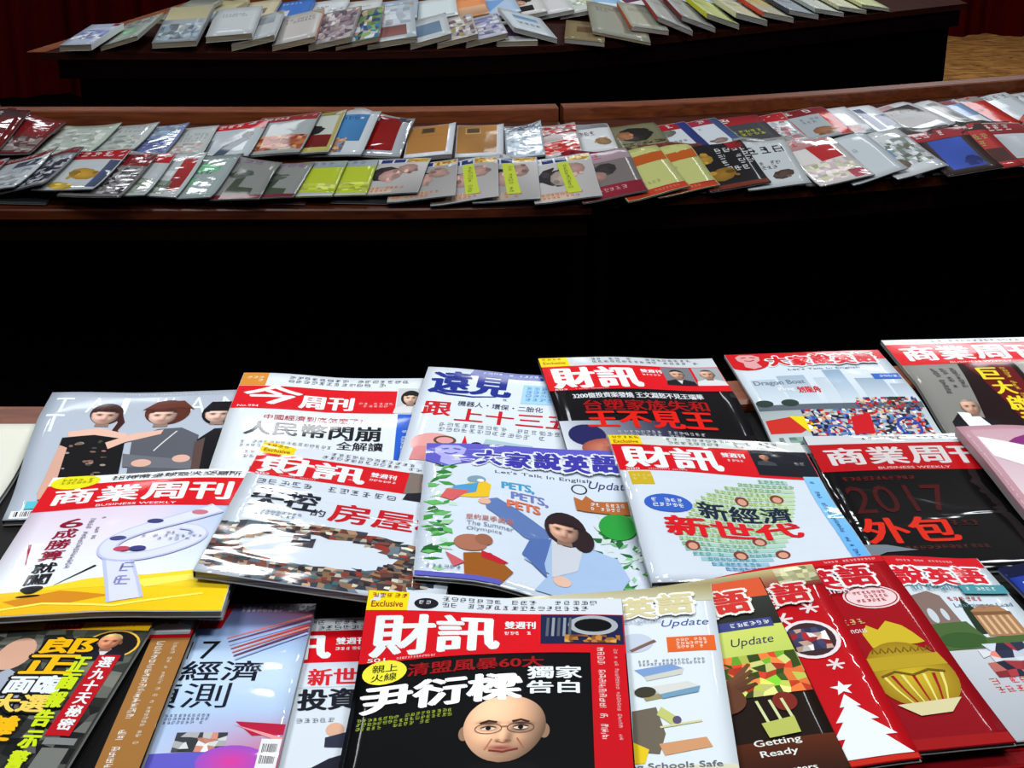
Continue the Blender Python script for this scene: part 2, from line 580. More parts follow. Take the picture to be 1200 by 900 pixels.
    def _q(s, pts, fs, x, y, w, h):
        # a tiny square character made of a few strokes
        bars = []
        for q in range(3):
            bars.append((s.r.uniform(0, .2), q * .4 + s.r.uniform(0, .1), s.r.uniform(.5, .85), .13))
        for _ in range(2):
            bars.append((s.r.choice((0.05, .3, .45, .6, .8)), s.r.uniform(0, .3), .14, s.r.uniform(.45, .7)))
        for (a, b, cw, ch) in bars:
            n = len(pts)
            pts += [(x + a * w, y + b * h), (x + (a + cw) * w, y + b * h), (x + (a + cw) * w, y + (b + ch) * h), (x + a * w, y + (b + ch) * h)]
            fs.append((n + 3, n + 2, n + 1, n))
    def mosaic(s, x, y, w, h, cols, nx, ny, jit=0.35, keep=1.0, mask=None):
        """a busy photograph: jittered patches of its colours"""
        P = {}
        pts, fs, cl = [], [], []
        for j in range(ny + 1):
            for i in range(nx + 1):
                jx = 0 if i in (0, nx) else s.r.uniform(-jit, jit)
                jy = 0 if j in (0, ny) else s.r.uniform(-jit, jit)
                P[i, j] = (x + w * (i + jx) / nx, y + h * (j + jy) / ny)
        for j in range(ny):
            for i in range(nx):
                cx, cy = x + w * (i + .5) / nx, y + h * (j + .5) / ny
                if s.r.random() > keep or (mask and not mask(cx, cy)):
                    continue
                q = [P[i, j + 1], P[i + 1, j + 1], P[i + 1, j], P[i, j]]
                n = len(pts)
                pts += q
                fs.append((n, n + 1, n + 2, n + 3))
                c = s.r.choice(cols)
                k = s.r.uniform(.8, 1.15)
                cl += [[min(255, a * k) for a in c]] * 4
        if pts:
            s.add(pts, fs, cl)
    def barcode(s, x, y, w, h):
        s.rect(x, y, w, h, (225, 226, 226))
        pts, fs = [], []
        cx = x + w * .08
        while cx < x + w * .9:
            d = s.r.choice((.05, .08, .12)) * w / 3
            n = len(pts)
            pts += [(cx, y + h * .12), (cx + d, y + h * .12), (cx + d, y + h * .78), (cx, y + h * .78)]
            fs.append((n + 3, n + 2, n + 1, n))
            cx += d * s.r.uniform(1.6, 2.6)
        s.add(pts, fs, (25, 25, 28))
    def face(s, cx, cy, rx, ry, skin, hair, style='short', coat=None, shirt=None, tilt=0, n=15):
        """a printed head and shoulders"""
        dark = tuple(c * .62 for c in skin)
        if coat:
            s.poly([(cx - rx * 2.1, cy + ry * 2.3), (cx - rx * 1.9, cy + ry * 1.45), (cx - rx * .6, cy + ry * 1.0), (cx + rx * .6, cy + ry * 1.0),
                    (cx + rx * 1.9, cy + ry * 1.45), (cx + rx * 2.1, cy + ry * 2.3)], coat)
        if style == 'long':
            s.ell(cx, cy + ry * .1, rx * 1.3, ry * 1.25, hair)
        elif style == 'bob':
            s.ell(cx, cy - ry * .05, rx * 1.3, ry * 1.16, hair)
        if shirt:
            s.poly([(cx - rx * .55, cy + ry * .9), (cx + rx * .55, cy + ry * .9), (cx, cy + ry * 2.0)], shirt)
        if style != 'bald':
            s.poly([(cx - rx * .42, cy + ry * .5), (cx + rx * .42, cy + ry * .5), (cx + rx * .5, cy + ry * 1.22), (cx - rx * .5, cy + ry * 1.22)], dark)
        if style in ('short', 'grey', 'bald'):
            for k in (-1, 1):
                s.ell(cx + k * rx * .97, cy + ry * .12, rx * .13, ry * .22, dark)
        m = int(n * 1.2)
        pts, cols, fs = [], [], []
        g = lambda a, b, x, y, sx, sy: math.exp(-((a - x) / sx) ** 2 - ((b - y) / sy) ** 2)
        ca, sa = math.cos(R(tilt)), math.sin(R(tilt))
        for j in range(m + 1):
            b = -1 + 2 * j / m
            wd = math.sqrt(max(0, 1 - abs(b) ** 2.3)) * (1 - .16 * max(0, b))
            for i in range(n + 1):
                a = (-1 + 2 * i / n)
                ax = a * wd
                px, py = ax * rx, b * ry
                pts.append((cx + px * ca - py * sa, cy + px * sa + py * ca))
                nz = math.sqrt(max(.02, 1 - min(.98, (.92 * a * max(wd, .3)) ** 2 + (.7 * b) ** 2)))
                sh = .42 + .68 * max(0, -.34 * a * wd - .3 * b + .84 * nz)
                sh *= 1 - .16 * (g(ax, b, -.38, .0, .24, .13) + g(ax, b, .38, .0, .24, .13))
                sh *= 1 - .3 * g(ax, b, .17, .28, .09, .2) - .5 * (g(ax, b, -.11, .4, .06, .04) + g(ax, b, .11, .4, .06, .04))
                sh *= 1 + .12 * g(ax, b, -.02, .22, .07, .2) + .10 * (g(ax, b, -.45, .26, .2, .14) + g(ax, b, .4, .26, .2, .14))
                sh *= 1 - .14 * g(ax, b, 0, .74, .2, .05)
                c = [min(255, q * sh) for q in skin]
                k = min(1, 1.0 * (g(ax, b, -.38, .03, .15, .06) + g(ax, b, .38, .03, .15, .06)) + .9 * (g(ax, b, -.4, -.13, .22, .05) + g(ax, b, .4, -.13, .22, .05)))
                c = [q * (1 - k) + w * k for q, w in zip(c, (38, 26, 22))]
                k = .95 * g(ax, b, 0, .6, .28, .06)
                c = [q * (1 - k) + w * k for q, w in zip(c, (138, 58, 54))]
                line = {'short': -.52 - .12 * math.cos(a * 3), 'grey': -.6, 'bob': -.34 - .1 * math.cos(a * 4), 'long': -.4 + .35 * abs(a), 'plain': -.42 + .2 * a * a}.get(style, -9)
                if b < line or (style in ('bob', 'plain') and abs(a) > .92 and b < .3):
                    c = [q * (.8 + .3 * g(ax, b, -.3, -.75, .4, .3)) for q in hair]
                cols.append(c)
        for j in range(m):
            for i in range(n):
                p = j * (n + 1) + i
                fs.append((p + n + 1, p + n + 2, p + 1, p))
        s.add(pts, fs, cols)

# ------------------------------------------------------------ magazines and books
def lc(c):
    return [lin(c[0]), lin(c[1]), lin(c[2]), 1.0]

def make_print(art, w, h, top, nx, ny, parent, mat, z0):
    parts = {}
    for it in art.items:
        parts.setdefault(it[0], []).append(it)
    cache = {}
    groups = []
    for name, items in parts.items():                      # prints that stand well apart on the sheet become separate parts
        lab = list(range(len(items)))
        for i in range(len(items)):
            for j in range(i):
                if lab[i] == lab[j]:
                    continue
                a, b = items[i][4], items[j][4]
                gap = math.hypot(max(0, a[0] - b[2], b[0] - a[2]), max(0, a[1] - b[3], b[1] - a[3]))
                big = max(math.hypot(a[2] - a[0], a[3] - a[1]), math.hypot(b[2] - b[0], b[3] - b[1]))
                if gap < .3 * big:
                    x, y = lab[i], lab[j]
                    lab = [y if q == x else q for q in lab]
        for q in sorted(set(lab)):
            groups.append((name, [it for it, l in zip(items, lab) if l == q]))
    for name, items in groups:
        bm = bmesh.new()
        cl = bm.verts.layers.float_color.new('ink')
        lvl = bm.verts.layers.float.new('lv')
        for (_, pts, faces, cols, bb, lv) in items:
            vs = []
            for p, c in zip(pts, cols):
                v = bm.verts.new((p[0] / 21 * w, (1 - p[1] / 28) * h, 0))
                key = tuple(c)
                if key not in cache:
                    cache[key] = lc(c)
                v[cl] = cache[key]
                v[lvl] = lv
                vs.append(v)
            for f in faces:
                try:
                    bm.faces.new([vs[i] for i in f])
                except ValueError:
                    pass
        for i in range(1, nx):
            bmesh.ops.bisect_plane(bm, geom=bm.verts[:] + bm.edges[:] + bm.faces[:], dist=1e-6, plane_co=(w * i / nx, 0, 0), plane_no=(1, 0, 0))
        for j in range(1, ny):
            bmesh.ops.bisect_plane(bm, geom=bm.verts[:] + bm.edges[:] + bm.faces[:], dist=1e-6, plane_co=(0, h * j / ny, 0), plane_no=(0, 1, 0))
        bm.verts.ensure_lookup_table()
        xy = np.array([v.co[:2] for v in bm.verts])
        lv = np.array([v[lvl] for v in bm.verts])
        z = bil(top, xy[:, 0] / w * nx, xy[:, 1] / h * ny) + 0.00012 + lv * 0.00012 - z0
        for v, p, zz in zip(bm.verts, xy, z):
            v.co = (p[0] - w / 2, p[1] - h / 2, zz)
        for f in bm.faces:
            f.normal_update()
            if f.normal.z < 0:
                f.normal_flip()
            f.smooth = True
        bm.verts.layers.float.remove(bm.verts.layers.float['lv'])
        me = bpy.data.meshes.new(name)
        bm.to_mesh(me)
        bm.free()
        me.materials.append(mat)
        gy, gx = np.gradient(top, h / ny, w / nx)          # ink lies in the sheet: take over the sheet's normals
        nn = np.stack([-bil(gx, xy[:, 0] / w * nx, xy[:, 1] / h * ny), -bil(gy, xy[:, 0] / w * nx, xy[:, 1] / h * ny), np.ones(len(xy))], 1)
        nn /= np.linalg.norm(nn, axis=1)[:, None]
        me.normals_split_custom_set_from_vertices([tuple(q) for q in nn])
        link(bpy.data.objects.new(name, me), parent)

def booklet(pile, name, label, cat, group, x, y, deg, w, h, t, art, nx, ny, spine='L', mat=None, pmat=None,
            spine_col=None, back=(150, 150, 150), **kw):
    rz = R(deg)
    zb, zt = pile.settle(x, y, rz, w, h, t, nx, ny, **kw)
    z0 = float(zb.min())
    root = empty(name, (x, y, z0), rz)
    tag(root, label, cat, group)
    mat = mat or (M_FILM if art.film else M_COVER)
    U, V = np.meshgrid(np.linspace(-w / 2, w / 2, nx + 1), np.linspace(-h / 2, h / 2, ny + 1))
    N = (nx + 1) * (ny + 1)
    th = 0.0005
    def layer(z, sx=0.0, sy=0.0):
        return np.stack([U.ravel() * (1 - sx), V.ravel() * (1 - sy), (z - z0).ravel()], 1)
    quads = []
    for j in range(ny):
        for i in range(nx):
            p = j * (nx + 1) + i
            quads.append((p, p + 1, p + nx + 2, p + nx + 1))
    per = [i for i in range(nx)] + [j * (nx + 1) + nx for j in range(ny)] + [ny * (nx + 1) + nx - i for i in range(nx)] + [(ny - j) * (nx + 1) for j in range(ny)]
    # cover: upper sheet, lower sheet, spine wall
    vs = np.concatenate([layer(zt), layer(zt - th), layer(zb + th), layer(zb)])
    fs = list(quads)
    fs += [tuple(a + N for a in q[::-1]) for q in quads]
    fs += [tuple(a + 2 * N for a in q) for q in quads] + [tuple(a + 3 * N for a in q[::-1]) for q in quads]
    for a, b in zip(per, per[1:] + per[:1]):
        fs.append((a + N, b + N, b, a))
        fs.append((a + 3 * N, b + 3 * N, b + 2 * N, a + 2 * N))
    e = 0 if spine == 'L' else nx
    for j in range(ny):
        a, b = j * (nx + 1) + e, (j + 1) * (nx + 1) + e
        fs.append((a + N, a + 2 * N, b + 2 * N, b + N))
    bgc = []
    for vv in range(ny + 1):
        for uu in range(nx + 1):
            bgc.append(lc(art.bg(uu / nx, 1 - vv / ny)))
    sc = lc(spine_col) if spine_col else None
    ink = list(bgc) + (list(bgc) if not sc else [sc] * N) + [sc or lc(back)] * N + [lc(back)] * N
    cov = mesh_obj('cover', vs, fs, mat, root, False, ink)
    cov.data.polygons.foreach_set('use_smooth', [i < len(quads) for i in range(len(cov.data.polygons))])
    # page block between the covers
    ins = 0.0015
    pv = np.concatenate([layer(zt - th * 1.3, 2 * ins / w, 2 * ins / h), layer(zb + th * 1.3, 2 * ins / w, 2 * ins / h)])
    pf = list(quads) + [tuple(a + N for a in q[::-1]) for q in quads]
    for a, b in zip(per, per[1:] + per[:1]):
        pf.append((a + N, b + N, b, a))
    mesh_obj('pages', pv, pf, pmat or M_PAGES, root)
    make_print(art, w, h, zt, nx, ny, cov, mat, z0)
    return root, zb, zt, z0

# ------------------------------------------------------------ cover designs of the near magazines
WHITE = (226, 230, 233)
PAPER = (208, 214, 222)
RED = (205, 14, 26)
INK = (22, 22, 26)
YEL = (236, 206, 18)
SKIN = (216, 168, 140)
SKIN2 = (196, 140, 108)

def flat(c):
    return lambda u, v: c

def bigrect(A, x, y, w, h, c):
    A.grad(x, y, w, h, c, c, c, c, 4)

def caixun(A, num, strip=PAPER, band_w=21.0, y0=2.6, y1=8.0, label=True, red=RED):
    A.part('masthead')
    bigrect(A, 0, 0, 21, y0, strip)
    if label:
        A.rect(0, 0, 3.4, y0, YEL)
        A.micro(.4, .3, 2.6, .8, (140, 40, 20), 1)
        A.text('Exclusive', .4, 1.4, 2.6, .8, (150, 60, 20), .01)
    A.micro(6.2, .4, 12.6, 1.9, (70, 74, 84), 2, .85)
    bigrect(A, 0, y0, band_w, y1 - y0, red)
    A.text('財', .7, y0 + .5, 5.2, y1 - y0 - 1.0, WHITE, .022)
    A.text('訊', 5.9, y0 + .5, 5.2, y1 - y0 - 1.0, WHITE, .022)
    A.text('雙週刊', 11.4, y0 + 1.2, 2.5, 1.1, WHITE, .015)
    A.micro(11.4, y0 + 2.7, 2.5, .6, WHITE, 1)
    A.text(num, .7, y1 - .45, 1.4, .38, WHITE, .01)
    A.micro(3.0, y1 - .4, 4.0, .3, (240, 200, 200), 1)

def shangye(A, strip=WHITE, y0=2.1, y1=8.0, red=RED, ink=WHITE):
    A.part('masthead')
    bigrect(A, 0, 0, 21, y0, strip)
    A.micro(6, .5, 13, 1.0, (70, 60, 62), 1, .85)
    bigrect(A, 0, y0, 21, y1 - y0, red)
    for i, ch in enumerate('商業周刊'):
        A.text(ch, 1.2 + 4.35 * i, y0 + .9, 4.1, y1 - y0 - 2.1, ink, .02)
    A.text('BUSINESS WEEKLY', 6.0, y1 - .7, 7.5, .45, ink, .0)

def dajia(A, col, out, y0=.9, h=3.9, x0=5.0, w=14.5, sub=True, subc=(60, 70, 90)):
    A.part('masthead')
    for i, ch in enumerate('大家說英語'):
        A.text(ch, x0 + w / 5 * i, y0 + .3 * (i % 2), w / 5 * .97, h, col, .035, 0, (out, .16))
    if sub:
        A.text("Let's Talk In English", x0 + 2.0, y0 + h + .9, 9.5, .8, subc, .0)

def emblem(A, c1, c2, x=.4, y=.4):
    # the rounded white mark at the upper left corner
    A.poly([(x + .2, y + .8), (x + .9, y), (x + 2.6, y + .1), (x + 3.4, y + .9), (x + 3.2, y + 2.2), (x + 2.6, y + 2.8), (x + 3.0, y + 4.4), (x + 1.8, y + 5.0), (x + .8, y + 4.2), (x + .9, y + 2.8), (x + .3, y + 2.0)], c1)
    A.line([(x + .9, y + 1.1), (x + 1.6, y + .9)], .3, c2)
    A.line([(x + 2.1, y + .9), (x + 2.8, y + 1.2)], .3, c2)
    A.line([(x + 1.2, y + 2.0), (x + 1.9, y + 2.3), (x + 2.5, y + 1.9)], .25, c2)

def cv_society():
    A = Art(11)
    A.bg = lambda u, v: (166 + 14 * v, 174 + 14 * v, 186 + 14 * v)
    A.part('masthead')
    A.micro(8, .7, 12, .45, (205, 210, 216), 1)
    for i, ch in enumerate('TAIWAN'):
        A.text(ch, .9 + 3.55 * i, 2.0, 1.9 if ch != 'I' else .7, 4.6, (222, 228, 234), .0)
    A.text('T', .7, 7.3, 1.9, 4.2, (222, 228, 234), .0)
    A.part('cover_picture')
    # woman in an off-shoulder floral dress
    A.ell(6.8, 6.7, 1.7, 3.0, (58, 26, 24))
    A.line([(7.9, 6.2), (8.6, 9.0), (8.2, 11.0), (8.9, 12.6)], .9, (58, 26, 24), .4)
    A.poly([(3.6, 11.6), (6.6, 10.6), (9.6, 11.8), (9.4, 13.5), (3.8, 13.2)], (222, 178, 160))
    A.poly([(3.2, 12.9), (6.3, 12.2), (9.5, 12.9), (9.6, 20.5), (10.4, 25.5), (2.4, 26.0), (3.0, 19)], (20, 18, 20))
    for _ in range(26):
        A.ell(A.r.uniform(3.3, 9.2), A.r.uniform(13.4, 21), A.r.uniform(.15, .4), A.r.uniform(.12, .3), A.r.choice([(120, 96, 82), (176, 120, 116), (66, 70, 62), (150, 140, 128)]), n=7)
    A.poly([(3.2, 14.5), (4.0, 15), (3.7, 23.4), (2.6, 24.2), (2.3, 22.6)], (208, 160, 142))
    A.face(6.7, 7.3, 1.45, 2.4, (226, 182, 164), (58, 26, 24), 'plain')
    # woman in the middle, arms crossed, grey knit
    A.poly([(10.2, 13.0), (12.6, 10.8), (15.0, 10.6), (16.9, 12.4), (16.7, 20.0), (10.4, 20.0)], (86, 88, 96))
    A.poly([(10.0, 20.0), (16.6, 20.0), (17.2, 28), (9.2, 28)], (16, 18, 30))
    A.poly([(9.6, 15.8), (16.8, 17.4), (16.7, 19.0), (9.8, 18.2)], (104, 106, 114))
    A.ell(11.6, 17.6, 1.0, .7, (214, 168, 150))
    A.ell(15.5, 17.0, .9, .7, (214, 168, 150))
    A.ell(13.1, 6.2, 2.4, 3.5, (84, 38, 26))
    A.face(12.7, 7.2, 1.55, 2.5, (228, 186, 168), (84, 38, 26), 'plain')
    A.poly([(10.4, 5.6), (11.8, 3.2), (14.6, 3.0), (15.9, 5.6), (14.4, 5.0), (12.0, 5.4)], (92, 42, 28))
    A.line([(14.6, 11.4), (12.6, 15.4)], .16, (206, 206, 206))
    A.poly([(7.6, 13.8), (10.2, 11.8), (13.2, 11.0), (13.0, 12.0), (9.6, 13.6), (8.0, 15.0)], (220, 176, 158))
    # woman in black sheer dress
    A.poly([(16.8, 13.4), (18.4, 11.0), (20.9, 10.8), (20.9, 27.5), (16.6, 27.5)], (20, 18, 22))
    A.ell(18.6, 6.9, 1.85, 3.2, (16, 14, 18))
    A.face(18.5, 7.2, 1.45, 2.3, (230, 190, 172), (16, 14, 18), 'plain')
    A.poly([(16.8, 6.0), (17.6, 3.6), (19.8, 3.6), (20.4, 6.0), (18.8, 5.0)], (16, 14, 18))
    A.poly([(16.6, 14), (17.6, 13), (17.4, 21.4), (16.6, 21.4)], (86, 66, 62))
    A.ell(17.0, 23.0, 1.0, 1.3, (216, 170, 152))
    A.part('headline')
    A.rect(1.6, 24.4, 4.2, 1.6, (86, 186, 200))
    A.barcode(.5, 26.2, 4.4, 1.6)
    return A

def cv_today():
    A = Art(12)
    A.bg = flat((212, 218, 224))
    A.part('masthead')
    A.rect(.05, .05, 2.9, 3.9, (206, 132, 44))
    A.micro(.6, 1.2, 1.9, 1.8, (240, 220, 180), 2)
    A.micro(5.4, .8, 13.2, 2.3, (92, 96, 104), 2, .85)
    bigrect(A, 0, 4.1, 17.9, 6.6, RED)
    A.text('今', .8, 3.9, 6.7, 5.6, WHITE, .02)
    A.text('周刊', 7.3, 6.4, 6.0, 3.8, WHITE, .02)
    A.text('No.994', .7, 9.7, 2.3, .6, WHITE, .0)
    A.micro(13.8, 7.6, 3.6, 1.5, (230, 170, 170), 2)
    A.part('cover_picture')
    A.rect(18.0, 3.2, 2.9, 7.2, (186, 190, 192))
    A.face(19.5, 6.2, .85, 1.9, (222, 186, 160), (30, 26, 28), 'bob', (205, 205, 205))
    A.rect(18.3, 10.8, 2.6, 12.0, (36, 88, 190))
    A.micro(18.9, 14, 1.0, 6, WHITE, 1, vertical=True)
    A.part('headline')
    A.text('中國經濟到底怎麼了?', 4.0, 12.2, 10.6, 1.3, (176, 24, 34), .004)
    A.text('人民幣閃崩', 2.3, 14.0, 14.4, 3.1, (26, 26, 30), .016)
    A.text('全解讀', 12.2, 17.3, 4.9, 1.6, (26, 26, 30), .01)
    A.micro(2.3, 18.4, 9.2, 1.6, (120, 124, 130), 2)
    A.micro(3.0, 20.6, 9.0, 1.8, (120, 110, 116), 2)
    A.micro(4, 24, 10, 1.0, (70, 74, 80), 1)
    return A

def cv_vision():
    A = Art(13)
    A.bg = flat((206, 214, 224))
    A.part('masthead')
    A.poly([(5.4, .1), (20.9, .1), (20.9, 2.0), (5.0, 2.0)], (30, 52, 140))
    A.micro(6.5, .6, 13, .8, (170, 190, 230), 1)
    A.text('遠見', .8, 1.2, 9.4, 6.8, (28, 44, 132), .02)
    A.line([(1.0, 7.2), (3.2, 8.4), (6.0, 8.7), (8.6, 8.0)], .5, (28, 44, 132), .2)
    A.micro(8.8, 8.3, 1.2, .8, (90, 96, 130), 1)
    A.rect(11.4, 3.6, 9.4, 5.6, (156, 198, 228))
    A.micro(11.8, 4.2, 8, 4.4, (96, 140, 190), 4)
    A.part('headline')
    A.text('機器人・環保・二胎化', 4.6, 10.0, 9.4, 1.4, (60, 70, 90), .005)
    A.text('跟', .9, 10.6, 3.2, 3.6, (190, 26, 36), .016)
    A.text('上十三五', 4.6, 11.9, 13.0, 3.4, (190, 26, 36), .012)
    A.micro(3.2, 15.8, 12.5, 2.2, (126, 130, 138), 2)
    A.part('cover_picture')
    A.ell(3.0, 20.5, 2.4, 2.2, (216, 150, 146))
    A.ring(4.2, 19.8, 1.2, 1.0, .3, (90, 70, 40))
    A.poly([(1.2, 21.5), (6.4, 20.6), (6.2, 24.4), (1.0, 24.4)], (206, 130, 130))
    A.poly([(6.2, 18.4), (7.0, 22.2), (12.4, 22.4), (14.6, 19.4), (13.6, 24.6), (5.6, 24.6)], (205, 22, 28))
    A.poly([(8.4, 18.8), (13.4, 19.0), (11.4, 22.2), (8.0, 22.0)], (160, 186, 190))
    for (fx, fy) in ((7.6, 20.8), (10.2, 21.2), (12.3, 22.2)):
        A.face(fx, fy, .7, 1.1, (214, 168, 140), (40, 30, 30), 'short')
    A.poly([(14.6, 19.2), (18.4, 19.2), (18.4, 24), (15.8, 24)], (40, 42, 52))
    A.face(17.0, 22.0, 1.0, 1.6, (206, 150, 124), (40, 30, 30), 'short')
    return A

def cv_family():
    A = Art(14)
    A.bg = flat((10, 8, 12))
    caixun(A, '503', (190, 194, 198), y0=2.9, y1=10.4)
    A.part('cover_picture')
    A.rect(14.0, 3.1, 3.4, 5.6, (110, 112, 118))
    A.face(15.6, 5.4, .85, 1.5, (206, 160, 136), (22, 20, 22), 'short', (24, 24, 30), (200, 200, 205))
    A.rect(17.7, 3.1, 3.2, 5.4, (150, 156, 160))
    A.face(19.2, 5.3, .85, 1.5, (206, 160, 136), (70, 66, 66), 'grey', (205, 205, 205))
    A.grad(0, 18.5, 13.0, 9.4, (190, 196, 206), (20, 20, 40), (210, 214, 220), (30, 26, 56))
    A.ell(2.6, 21.8, 2.0, 2.4, (34, 34, 84))
    A.ell(4.6, 24.8, 3.0, 2.2, (206, 128, 104), c2=(150, 76, 60))
    A.grad(12.6, 21, 8.3, 6.9, (14, 12, 18), (18, 12, 14), (30, 24, 40), (20, 12, 16))
    A.face(17.0, 24.4, 1.3, 2.2, (216, 164, 136), (14, 12, 14), 'bob')
    A.part('headline')
    A.text('3200億投資案發燒 王文淵怒不見王瑞華', 2.4, 11.4, 14.8, 1.5, (210, 210, 214), .012)
    A.text('台塑家族失和', 3.2, 13.4, 14.0, 2.7, (150, 12, 12), .012)
    A.text('王不見王', 3.0, 16.2, 14.2, 4.0, (208, 24, 14), .022)
    A.micro(6.0, 20.8, 9.0, 1.6, (170, 172, 180), 2)
    return A

def cv_boat():
    A = Art(15)
    A.bg = lambda u, v: (196, 206, 214)
    A.part('cover_picture')
    bigrect(A, 0, 0, 21, 3.2, (190, 20, 26))
    A.ell(2.2, 3.0, 3.0, 2.9, (190, 20, 26))
    # hazy towers over the river
    for (x, w, h, c) in [(1.2, 3.2, 8, (170, 184, 196)), (4.8, 3.6, 9, (150, 168, 184)), (9.4, 1.6, 8, (176, 188, 198)), (11.2, 2.4, 10.5, (128, 152, 176)), (14.6, 3.6, 7.4, (140, 158, 176)), (18.6, 2.2, 5.4, (160, 172, 186))]:
        A.grad(x, 17.2 - h, w, h, c, c, (196, 206, 214), (196, 206, 214), 3)
    A.rect(.1, 17.0, 20.8, 1.4, (86, 96, 104))
    for x in (1.2, 4.4, 17.5):
        A.ell(x, 16.6, 1.1, .9, (44, 58, 52))
    A.grad(.05, 18.4, 20.9, 9.5, (150, 160, 160), (176, 186, 190), (196, 202, 206), (186, 196, 200))
    # dragon boats and paddlers
    A.poly([(.3, 20.6), (4.2, 19.8), (6.2, 21.8), (4.0, 23.4), (.3, 23.4)], (190, 44, 36))
    A.poly([(3.4, 19.8), (5.6, 20.0), (7.2, 22.6), (5.0, 23.2)], (224, 202, 30))
    A.mosaic(5.2, 18.4, 15.0, 6.0, [(52, 70, 150), (190, 30, 36), (206, 170, 140), (40, 46, 60), (90, 130, 176), (26, 30, 60), (220, 214, 204), (170, 60, 50)], 38, 14, .45, .8)
    A.mosaic(12.5, 15.8, 8.0, 3.0, [(180, 34, 38), (206, 170, 140), (40, 46, 60), (60, 80, 140)], 24, 8, .45, .5)
    A.poly([(11.0, 20.2), (13.6, 19.4), (13.0, 23.8), (10.4, 24.0)], (190, 24, 32))
    A.ring(8.6, 23.4, 1.4, 1.6, .3, (60, 90, 170))
    A.ring(17.6, 22.6, 1.5, 2.2, .35, (44, 70, 160))
    A.mosaic(1.0, 24.3, 9, 1.6, [(96, 132, 120), (150, 170, 160), (120, 140, 130)], 14, 2, .3, .9)
    emblem(A, (206, 150, 150), (190, 20, 26), .9, .5)
    dajia(A, (200, 26, 36), (226, 226, 228), 1.3, 3.6)
    A.part('headline')
    A.rect(17.2, 8.4, 3.6, 1.9, (38, 92, 178))
    A.micro(17.5, 9.0, 3.0, .8, WHITE, 1)
    A.text('划龍舟', 6.3, 12.0, 3.0, 2.0, (200, 30, 40), .012)
    A.text('Dragon Boat', 1.4, 9.6, 6.6, 1.8, (110, 120, 132), .01)
    A.text('Racing', 4.0, 12.0, 2.0, 1.4, (224, 228, 230), .01)
    return A

def cv_bizgrey():
    A = Art(16)
    A.bg = lambda u, v: (140 - 20 * v, 138 - 20 * v, 132 - 20 * v)
    shangye(A, (204, 206, 208), 1.7, 8.6)
    A.part('cover_picture')
    A.poly([(6.6, 8.7), (13.4, 8.7), (13.4, 27.9), (4.8, 27.9)], (28, 8, 10))
    A.poly([(7.2, 8.7), (12.6, 8.7), (13.0, 27.9), (10.2, 27.9)], (96, 8, 14))
    A.rect(13.5, 8.7, 7.4, 19.2, (156, 156, 150))
    A.poly([(1.4, 23.0), (2.6, 21.2), (6.6, 23.0), (7.4, 27.9), (1.2, 27.9)], (24, 22, 26))
    A.poly([(2.6, 21.0), (4.6, 21.4), (6.6, 27.9), (3.4, 27.9)], WHITE)
    A.face(4.4, 20.0, 1.0, 1.7, (206, 160, 136), (150, 140, 134), 'grey')
    A.part('headline')
    A.vtext('巨大啟示', 8.1, 10.4, 2.5, 14.6, (226, 206, 40), .02, 1.2)
    A.micro(11.0, 10.4, 1.2, 12, (206, 170, 40), 1, vertical=True)
    A.micro(2.8, 10.0, 3.4, 6.4, (60, 58, 56), 3, vertical=True)
    A.micro(14.2, 10.0, 3.4, 8, (86, 84, 82), 3, vertical=True)
    return A

